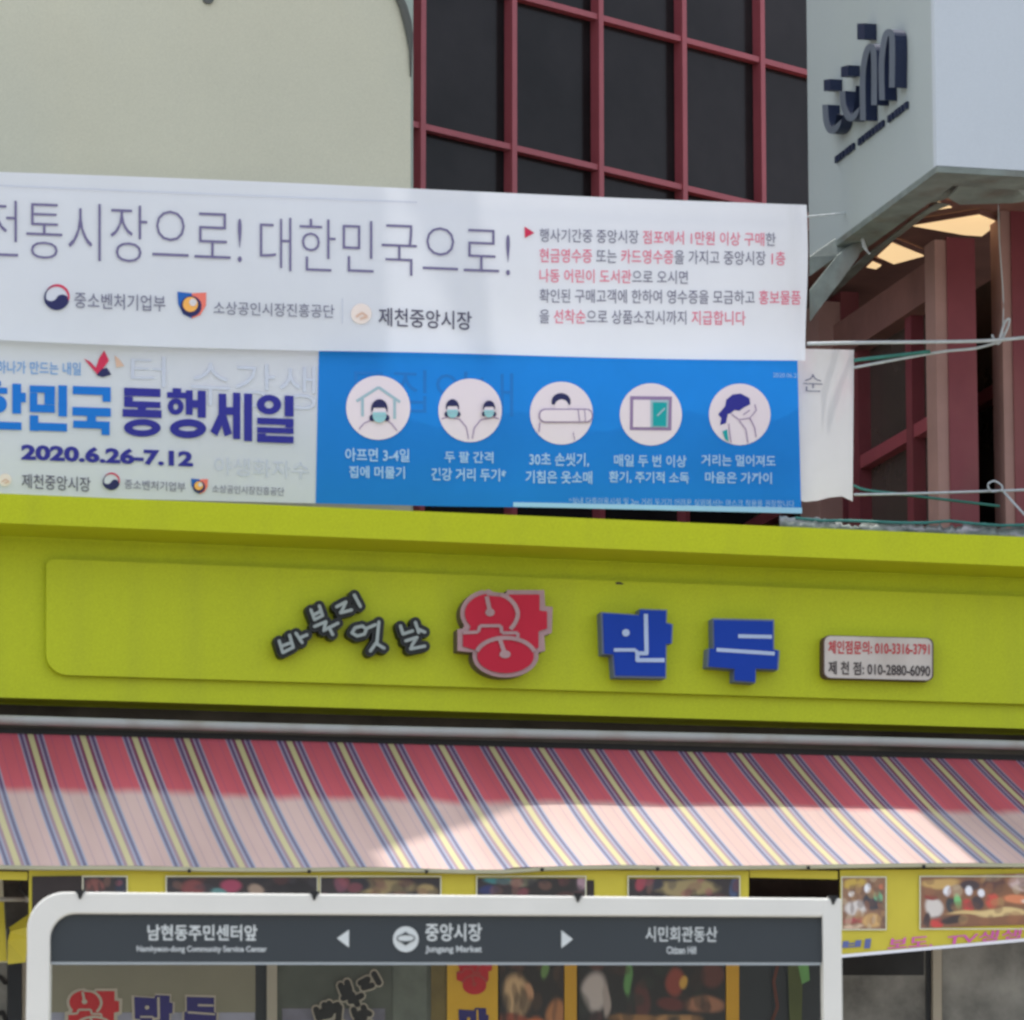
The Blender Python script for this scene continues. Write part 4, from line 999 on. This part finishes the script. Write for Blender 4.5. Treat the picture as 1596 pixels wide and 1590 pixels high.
# ------------------------------------------------------------------ pipe and awning
pw = front(-0.04)
ptp = tag(MB().tube([pw.at(x, 1122 + 0.0258 * x + 1.5 * math.sin(x / 300)) for x in range(-300, 1951, 75)], 0.0185, 12).build('pipe', M['pipe'], None, True, loc=pw.at(800, 1141)),
          'pale grey horizontal pipe between the lime sign and the striped awning', 'pipe')
aw = thing('awning', front(-0.02).at(800, 1170), 'faded red, cream and violet striped awning under the lime sign', 'awning')
ytop = lambda x: 1143 + 0.0268 * x
ybot = lambda x: 1349 + 4.5 * math.sin(math.pi * max(0, min(1, (x + 100) / 1800))) - 0.004 * x * (1 if x > 800 else 0) 
u0 = uof(AWT.at(47, 1146)); u1 = uof(AWT.at(1527, 1181)); PER = (u1 - u0) / 19
def awning_mat():
    m = bpy.data.materials.new('striped_awning_cloth'); m.use_nodes = True
    t = m.node_tree; b = t.nodes['Principled BSDF']; b.inputs['Roughness'].default_value = 0.8; b.inputs['Specular IOR Level'].default_value = 0.15
    uv = t.nodes.new('ShaderNodeUVMap'); uv.uv_map = 'UVMap'
    sp = t.nodes.new('ShaderNodeSeparateXYZ'); t.links.new(uv.outputs[0], sp.inputs[0])
    fr = t.nodes.new('ShaderNodeMath'); fr.operation = 'FRACT'; t.links.new(sp.outputs['X'], fr.inputs[0])
    def ramp(stops):
        r = t.nodes.new('ShaderNodeValToRGB'); r.color_ramp.interpolation = 'LINEAR'
        while len(r.color_ramp.elements) < len(stops): r.color_ramp.elements.new(0.5)
        for e, (p, c) in zip(r.color_ramp.elements, stops): e.position = p; e.color = (*c, 1)
        t.links.new(fr.outputs[0], r.inputs['Fac']); return r
    def stops(red, line, gb, ind, pur, yel):
        half = [(0.0, red), (0.10, red), (0.115, line), (0.13, red), (0.245, red), (0.262, gb), (0.278, gb), (0.292, ind), (0.338, ind), (0.352, gb), (0.372, gb), (0.39, pur), (0.435, pur), (0.455, yel)]
        full = half + [(0.545, yel), (0.565, pur), (0.61, pur), (0.628, gb), (0.648, gb), (0.662, ind), (0.708, ind), (0.722, gb), (0.74, gb), (0.755, red), (0.87, red), (0.885, line), (0.90, red), (1.0, red)]
        return full
    S = srgb
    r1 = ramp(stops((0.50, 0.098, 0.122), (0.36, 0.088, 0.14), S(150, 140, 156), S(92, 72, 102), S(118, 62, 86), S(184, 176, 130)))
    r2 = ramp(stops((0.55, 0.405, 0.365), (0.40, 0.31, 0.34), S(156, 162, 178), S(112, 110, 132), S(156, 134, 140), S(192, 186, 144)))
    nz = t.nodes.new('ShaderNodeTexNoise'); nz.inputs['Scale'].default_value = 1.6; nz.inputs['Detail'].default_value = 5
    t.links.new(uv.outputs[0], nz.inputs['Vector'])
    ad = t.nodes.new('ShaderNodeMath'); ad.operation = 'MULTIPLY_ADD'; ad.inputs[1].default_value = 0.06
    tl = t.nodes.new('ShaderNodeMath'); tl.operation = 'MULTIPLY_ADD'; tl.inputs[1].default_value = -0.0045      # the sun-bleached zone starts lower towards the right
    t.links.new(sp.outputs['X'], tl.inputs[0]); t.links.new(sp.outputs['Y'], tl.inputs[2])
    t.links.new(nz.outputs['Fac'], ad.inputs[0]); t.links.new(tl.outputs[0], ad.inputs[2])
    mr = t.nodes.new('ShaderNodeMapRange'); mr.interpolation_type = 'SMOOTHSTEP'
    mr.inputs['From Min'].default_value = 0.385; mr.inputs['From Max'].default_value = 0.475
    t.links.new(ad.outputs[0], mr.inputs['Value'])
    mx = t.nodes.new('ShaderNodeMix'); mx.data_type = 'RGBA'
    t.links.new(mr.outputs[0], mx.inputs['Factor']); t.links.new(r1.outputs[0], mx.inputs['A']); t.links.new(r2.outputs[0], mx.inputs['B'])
    n2 = t.nodes.new('ShaderNodeTexNoise'); n2.inputs['Scale'].default_value = 0.7; n2.inputs['Detail'].default_value = 7
    t.links.new(uv.outputs[0], n2.inputs['Vector'])
    r3 = t.nodes.new('ShaderNodeValToRGB'); r3.color_ramp.elements[0].position = 0.35; r3.color_ramp.elements[0].color = (0.84, 0.83, 0.82, 1); r3.color_ramp.elements[1].position = 0.6; r3.color_ramp.elements[1].color = (1, 1, 1, 1)
    t.links.new(n2.outputs['Fac'], r3.inputs['Fac'])
    mm = t.nodes.new('ShaderNodeMix'); mm.data_type = 'RGBA'; mm.blend_type = 'MULTIPLY'; mm.inputs['Factor'].default_value = 1.0
    t.links.new(mx.outputs['Result'], mm.inputs['A']); t.links.new(r3.outputs[0], mm.inputs['B'])
    t.links.new(mm.outputs['Result'], b.inputs['Base Color'])
    tr = t.nodes.new('ShaderNodeBsdfTranslucent'); t.links.new(mm.outputs['Result'], tr.inputs['Color'])
    ms = t.nodes.new('ShaderNodeMixShader'); ms.inputs[0].default_value = 0.22
    o = t.nodes['Material Output']; t.links.new(b.outputs[0], ms.inputs[1]); t.links.new(tr.outputs[0], ms.inputs[2]); t.links.new(ms.outputs[0], o.inputs['Surface'])
    return m
v, f, uvs = [], [], []; nx, ny = 160, 16
for j in range(ny + 1):
    for i in range(nx + 1):
        s, t = i / nx, j / ny
        xt = -420 + s * 2420
        A = AWT.at(xt, ytop(xt)); ua = uof(A)
        B = A - N * 1.25                                     # straight out from the wall, down to the front bar
        # drop so that the front edge meets the bar
        d = B - EYE; k = (AWB.p - EYE).dot(N) / 1.0
        # find the bar height above this point
        px = CX + F * d.x / (d.y * cP + d.z * sP)
        zb_ = AWB.at(px, ybot(px)).z
        p = A + (B - A) * t; p.z = A.z + (zb_ - A.z) * t - 0.018 * math.sin(math.pi * t) + 0.0015 * math.sin(ua * 9 + t * 2) * t + 0.010 * noise.noise(Vector((ua * 2.2, t * 1.6, 3.1))) * min(1, t * 3)
        v.append(p); uvs.append(((ua - u0) / PER + 0.5, t))
for j in range(ny):
    for i in range(nx): a = j * (nx + 1) + i; f.append((a, a + nx + 1, a + nx + 2, a + 1))
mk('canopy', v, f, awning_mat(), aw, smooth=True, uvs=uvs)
nrow = nx + 1
front_edge = [v[ny * nrow + i] for i in range(0, nx + 1, 4)]
mb = MB()
for a, b in zip(front_edge, front_edge[1:]): mb.box(a - N * 0.010 - Z * 0.014, b - a, Z * 0.0125, N * 0.035)
mb.build('front_bar', M['awn_bar'], aw)
mb = MB()
for x in (295, 482, 665, 845, 1025, 1260, 1440):
    p = AWB.at(x, ybot(x) + 3, 0.016); mb.tube([p, p - Z * 0.012], 0.006, 8)
mb.build('hook', M['clip'], aw)
mb = MB()
back_edge = [v[i] for i in range(0, nx + 1, 4)]
for a, b in zip(back_edge, back_edge[1:]): mb.box(a + N * 0.02 + Z * -0.01, b - a, Z * 0.035, N * 0.12)
mb.build('rear_rail', M['black'], aw)
for xt in (-200, 700, 1700):
    A = AWT.at(xt, ytop(xt) + 60); mbx = MB(); B = A - N * 1.2; B.z = AWB.at(xt, ybot(800)).z - 0.03
    mbx.bar(A + N * 0.1, B, 0.03, 0.04, U).build('arm', M['awn_bar'], aw)

# ------------------------------------------------------------------ yellow photo valances hung under the awning bar
VP = front(-1.24)
v1 = thing('photo_valance', VP.at(600, 1480), 'yellow valance with dark photos, half hidden behind the white shelter frame', 'valance', 'yellow photo valances under the awning')
sheet('cloth', VP, (45, 1355), (1167, 1357), (1167, 1470), (45, 1470), 60, 6, M['yellow'], v1)
DP = ((86, 48, 46), (40, 34, 36), (120, 84, 70), (58, 52, 58), (34, 30, 34), (140, 70, 78))
for i, (a, b, bl) in enumerate(((130, 197, [(150, 1380, 14, 10, (120, 70, 62)), (188, 1382, 8, 16, (40, 44, 60))]), (260, 494, [(300, 1385, 18, 14, (120, 62, 60)), (360, 1380, 16, 10, (150, 60, 84)), (398, 1388, 12, 9, (150, 128, 110)), (340, 1390, 12, 6, (86, 130, 128)), (455, 1384, 34, 14, (30, 24, 24))]),
                 (500, 686, [(530, 1378, 10, 12, (110, 66, 78)), (600, 1384, 44, 14, (140, 122, 82)), (560, 1380, 16, 10, (44, 40, 46)), (665, 1388, 16, 10, (150, 130, 86))]), (744, 912, [(775, 1372, 22, 7, (60, 120, 122)), (762, 1388, 16, 7, (40, 46, 92)), (815, 1374, 22, 8, (124, 122, 96)), (860, 1386, 42, 18, (36, 30, 26)), (905, 1378, 7, 12, (160, 130, 140))]),
                 (980, 1152, [(998, 1376, 8, 12, (150, 60, 72)), (1070, 1384, 48, 13, (146, 130, 88)), (1020, 1380, 14, 9, (50, 48, 56)), (1145, 1384, 7, 18, (60, 76, 110))]))):
    pf = photograph('photo', VP, 0.006, a, b, 1367 + i * 0.6, 1462, (46, 38, 38), bl, v1, palette=DP, seed=i + 20)
    mb = MB(); decal(mb, VP, [[(a - 2, 1365), (b + 2, 1365), (b + 2, 1367), (a - 2, 1367)], [(a - 2, 1367), (a, 1367), (a, 1462), (a - 2, 1462)], [(b, 1367), (b + 2, 1367), (b + 2, 1462), (b, 1462)]], 0.008, 0); mb.build('photo_edge', M['yellow_pale'], pf)
for q in ([(50, 1366), (128, 1365), (128, 1465), (50, 1465)], [(914.5, 1372), (926, 1372), (926, 1465), (914.5, 1465)]): mb = MB(); decal(mb, VP, [q], 0.007, 0); mb.build('dark_edge', M['print_dark'], v1)
VP2 = front(-1.24, lambda x, y: 0.02 * math.sin((x - 1300) / 60) * (y - 1360) / 130)
v2 = thing('photo_valance', VP2.at(1450, 1480), 'yellow sagging valance with bright kitchen photos and magenta writing, right of the shelter', 'valance', 'yellow photo valances under the awning')
sheet('cloth', VP2, (1309, 1356), (1760, 1353), (1760, 1452), (1309, 1492), 40, 10, M['yellow'], v2)
mb = MB(); decal(mb, VP2, [[(x, 1488 - (x - 1309) * .0887), (x + 30, 1488 - (x - 1279) * .0887), (x + 30, 1493 - (x - 1279) * .0887), (x, 1493 - (x - 1309) * .0887)] for x in range(1309, 1740, 30)], 0.004, 0); mb.build('hem', M['ink_white'], v2)
K4 = crop(1176, 1320, 3.8)
def kb(items): return [(*K4([(cx, cy)])[0], rx / 3.8, ry / 3.8, c) for cx, cy, rx, ry, c in items]
KP = ((168, 132, 88), (120, 84, 62), (190, 170, 140), (96, 70, 60), (150, 100, 70))
def edged(x0, x1, y0, y1, o, slope=0.0):
    mb = MB(); decal(mb, VP2, [[(a, b + slope * (a - x0)) for a, b in q] for q in ([(x0 - 2, y0 - 2), (x1 + 2, y0 - 2), (x1 + 2, y0), (x0 - 2, y0)], [(x0 - 2, y1), (x1 + 2, y1), (x1 + 2, y1 + 2), (x0 - 2, y1 + 2)], [(x0 - 2, y0), (x0, y0), (x0, y1), (x0 - 2, y1)], [(x1, y0), (x1 + 2, y0), (x1 + 2, y1), (x1, y1)])], 0.008, 0); mb.build('photo_edge', M['yellow_pale'], o)
edged(1313, 1380, 1368, 1448, photograph('photo', VP2, 0.006, 1313, 1380, 1368, 1448, (140, 104, 78), kb([(590, 215, 70, 30, (190, 160, 70)), (675, 250, 20, 28, (232, 232, 235)), (580, 275, 18, 18, (225, 222, 220)), (595, 360, 66, 44, (205, 198, 192)), (690, 330, 50, 50, (62, 60, 66)), (735, 295, 26, 34, (110, 175, 130)),
      (600, 435, 70, 18, (165, 66, 72)), (730, 345, 44, 24, (56, 54, 62)), (700, 440, 60, 40, (200, 160, 100)), (590, 470, 60, 12, (206, 176, 150)), (755, 235, 14, 16, (190, 110, 80))]), v2, palette=KP, seed=31))
edged(1435, 1640, 1367, 1447, photograph('photo', VP2, 0.006, 1435, 1640, 1367, 1447, (132, 92, 66), kb([(1100, 220, 110, 30, (196, 160, 96)), (1148, 265, 24, 30, (230, 230, 235)), (1060, 360, 52, 60, (206, 198, 190)), (1050, 300, 40, 16, (140, 60, 50)), (1085, 450, 40, 30, (196, 66, 60)), (1020, 440, 20, 50, (66, 50, 50)), (1160, 350, 30, 46, (56, 60, 62)), (1203, 335, 20, 46, (120, 190, 120)),
      (1260, 365, 34, 42, (186, 68, 62)), (1280, 240, 60, 30, (70, 56, 60)), (1275, 272, 21, 28, (228, 228, 234)), (1348, 282, 20, 24, (228, 228, 234)), (1320, 340, 34, 40, (70, 58, 60)), (1408, 335, 42, 46, (196, 80, 66)), (1420, 230, 70, 34, (96, 66, 60)), (1340, 400, 190, 12, (206, 178, 120)), (1460, 405, 150, 26, (212, 186, 130)), (1180, 440, 80, 24, (60, 48, 46)), (1590, 230, 80, 50, (200, 176, 172)), (1560, 330, 90, 26, (210, 130, 90)), (1640, 340, 60, 16, (220, 206, 190))]), v2, slope=-0.035, palette=KP, seed=37, n=(120, 50)))
line_part('lettering', VP2, 0.006, '비', (1314, 1466), (1358, 1463), (1312, 1481), 0.04, 'valance_blue', v2)
line_part('lettering', VP2, 0.006, '보도.', (1386, 1463), (1456, 1458), (1383, 1480), 0.015, 'purple_ink', v2)
line_part('lettering', VP2, 0.006, 'TV생생정보', (1478, 1457), (1668, 1439), (1475, 1474), 0.015, 'purple_ink', v2)
mb = MB(); mb.fbox(uof(VP.at(1167, 1360)) + 0.005, uof(VP.at(1308, 1360)) - 0.005, VP.at(1240, 1369).z - P0.z, VP.at(1240, 1356).z - P0.z, -1.238, -1.23)
tag(mb.build('yellow_strip', M['yellow'], None, loc=VP.at(1240, 1365)), 'narrow yellow strip joining the two valances above the dark gap', 'strip')
mb = MB(); mb.fbox(uof(VP.at(-300, 1360)), uof(VP.at(43, 1360)), VP.at(0, 1371).z - P0.z, VP.at(0, 1358).z - P0.z, -1.238, -1.23)
tag(mb.build('yellow_strip', M['yellow'], None, loc=VP.at(0, 1370)), 'short yellow strip under the awning bar at its left end, beside the bracket', 'strip')

# clutter beside the shelter's left post
CL = front(-0.9)
cb = thing('yellow_board', CL.at(6, 1500), 'yellow and white board edge with folded cloth, left of the shelter post', 'board')
MB().prism([CL.at(x, y) for x, y in ((-80, 1368), (4, 1370), (12, 1500), (-80, 1502))], N * 0.02).build('panel', M['yellow_pale'], cb)
MB().prism([CL.at(x, y, 0.012) for x, y in ((-80, 1405), (6, 1405), (11, 1498), (-80, 1500))], N * 0.01).build('face', M['yellow'], cb)
v = [CL.at(x, y, o_) for x, y, o_ in ((14, 1446, .02), (46, 1424, .05), (44, 1444, .09), (16, 1452, .05), (12, 1466, .02), (44, 1462, .08), (40, 1500, .05), (12, 1503, .03))]
mk('folded_cloth', v, [(0, 1, 2, 3), (3, 2, 5, 4), (4, 5, 6, 7)], M['yellow'], cb)
br = thing('wall_bracket', CL.at(30, 1400), 'small grey bracket arm with black cable, left of the shelter frame top', 'bracket')
mb = MB(); mb.tube([CL.at(0, 1402, .05), CL.at(42, 1402, .05)], 0.008, 8); mb.tube([CL.at(40, 1402, .05), CL.at(62, 1396, .05)], 0.012, 8)
mb.build('arm', M['pipe'], br, True)
mb = MB(); mb.tube([CL.at(x, y, .06) for x, y in smooth_path([(20, 1352), (34, 1368), (32, 1385), (46, 1398), (60, 1404)], 5)], 0.006, 6); mb.build('cable', M['clip'], br, True)
MB().prism([CL.at(x, y, .02) for x, y in ((8, 1378), (128, 1366), (128, 1420), (60, 1460), (10, 1446))], N * 0.02).build('back_plate', mat('dark_olive_plate', (0.05, 0.045, 0.04), 0.7, 0.6, 12), br)  # dark mottled olive plate behind the bracket arm

# ------------------------------------------------------------------ bus shelter
SN = Vector((-math.sin(math.radians(1.2)), math.cos(math.radians(1.2)), 0)); SU = Vector((SN.y, -SN.x, 0))
SHP = Plane(EYE + ray(676, 1460) * 14.0, SN)
sp_ = SHP.at(676, 1460)
bs2 = thing('bus_shelter', Vector((sp_.x, sp_.y, 0)), 'white framed bus shelter panel with a slate stop name header, in front of the shop', 'bus shelter')
def S(x, y, off=0.0): return SHP.at(x, y, off)
zg = 0.13
def down(p): q = p.copy(); q.z = zg; return q
# frame: left post and top bar as one bent profile, right post square
out_ = [(42, 1480)] + [(102 + 60 * math.cos(math.radians(180 + 90 * k / 10)), 1450 + 60 * math.sin(math.radians(180 + 90 * k / 10))) for k in range(11)] + [(1310, 1400)]
inn = [(78, 1480)] + [(118 + 40 * math.cos(math.radians(180 + 90 * k / 10)), 1464 + 40 * math.sin(math.radians(180 + 90 * k / 10))) for k in range(11)] + [(1281, 1429)]
out3, inn3 = [S(*p) for p in out_], [S(*p) for p in inn]
out3 = [down(out3[0])] + out3; inn3 = [down(inn3[0])] + inn3
n = len(out3); TH = 0.09
vv = out3 + inn3 + [p + SN * TH for p in out3] + [p + SN * TH for p in inn3]; ff = []
for i in range(n - 1):
    ff += [(i, i + 1, n + i + 1, n + i), (2 * n + i, 3 * n + i, 3 * n + i + 1, 2 * n + i + 1), (i, 2 * n + i, 2 * n + i + 1, i + 1), (n + i, n + i + 1, 3 * n + i + 1, 3 * n + i)]
ff += [(n - 1, 3 * n - 1, 4 * n - 1, 2 * n - 1), (0, n, 3 * n, 2 * n)]
fr = mk('frame', vv, ff, M['frame_white'], bs2)
bm_ = fr.modifiers.new('rounded edges', 'BEVEL'); bm_.width = 0.006; bm_.segments = 2; bm_.limit_method = 'ANGLE'
a, b = S(1281.6, 1400.6), S(1311, 1400.6)
mb = MB(); tz = b.z; a.z = b.z = zg; mb.box(a - SN * 0.002, b - a, Z * (tz - zg), SN * (TH + .004))
fr2 = mb.build('post', M['frame_white'], bs2); bm_ = fr2.modifiers.new('rounded edges', 'BEVEL'); bm_.width = 0.005; bm_.segments = 2
hp = [(78.5, 1499), (78.5, 1464)] + [(118 + 39.5 * math.cos(math.radians(180 + 90 * k / 10)), 1464 + 39.5 * math.sin(math.radians(180 + 90 * k / 10))) for k in range(11)] + [(1281, 1429.5), (1281, 1500)]
hd = MB().prism([S(x, y, -0.02) for x, y in hp], SN * 0.03).build('header', M['header'], bs2)
mb = MB(); decal(mb, SHP, [[(79, 1499.5), (1280, 1500.5), (1280, 1504.5), (79, 1503.5)]], -0.018, 0); mb.build('header_edge', M['header_soft'], hd)
mb = MB(); o_ = -0.017
for t, x0, x1, y0, y1, wt, mi in (('남현동주민센터앞', 230, 401, 1441, 1466, 0.02, 0), ('Namhyeon-dong Community Service Center', 213, 416, 1474, 1486, 0.03, 1), ('중앙시장', 663, 751, 1439, 1467, 0.02, 0),
                              ('Jungang Market', 663, 751, 1474, 1487, 0.03, 1), ('시민회관동산', 1006, 1118, 1444, 1468, 0.012, 0), ('Citizen Hill', 1039, 1085, 1475, 1487, 0.03, 1)):
    line_part('stop_name', SHP, o_, t, (x0, y0), (x1, y0 + 0.003 * (x1 - x0)), (x0, y1), wt, ('header_text', 'header_text2')[mi], hd)
for q in ([(525, 1462.5), (544, 1449), (544, 1477)], [(893, 1464), (875, 1450), (875, 1478)]): mb = MB(); decal(mb, SHP, [q], o_, 0); mb.build('arrow', M['header_text'], hd)
mb = MB(); decal(mb, SHP, [disc(632.5, 1464, 20)], o_, 0)
decal(mb, SHP, [[(619, 1464), (632, 1452), (646, 1464), (632, 1474)]], o_ + .0015, 1); decal(mb, SHP, [disc(632.5, 1462.5, 13, 4.6, n=24)], o_ + .003, 0)
decal(mb, SHP, band(disc(632.5, 1462.5, 14, 6, n=24), 1.4, True), o_ + .0045, 1)
mb.build('round_emblem', [M['header_text'], M['header']], hd)
a, b = S(78.5, 1501), S(1281, 1501)
top = a.z; a.z = b.z = zg + 0.25
MB().box(a + SN * 0.03, b - a, Z * (top - a.z), SN * 0.008).build('glass_pane', M['pane'], bs2)
MB().box(S(78.5, 1501) * 1.0 + Vector((0, 0, a.z - 0.09 - S(78.5, 1501).z)), b - a, Z * 0.085, SN * 0.08).build('bottom_rail', M['frame_white'], bs2)
for x, y in ((124, 1391), (489, 1393), (900, 1396), (1298, 1400)):
    mb = MB(); mb.prism([S(x + dx, y + dy, 0.004) for dx, dy in ((-7, -4), (9, -4), (5, 3), (2, 10), (-1, 10), (-3, 3))], SN * 0.06)
    mb.build('clip', M['clip'], bs2)
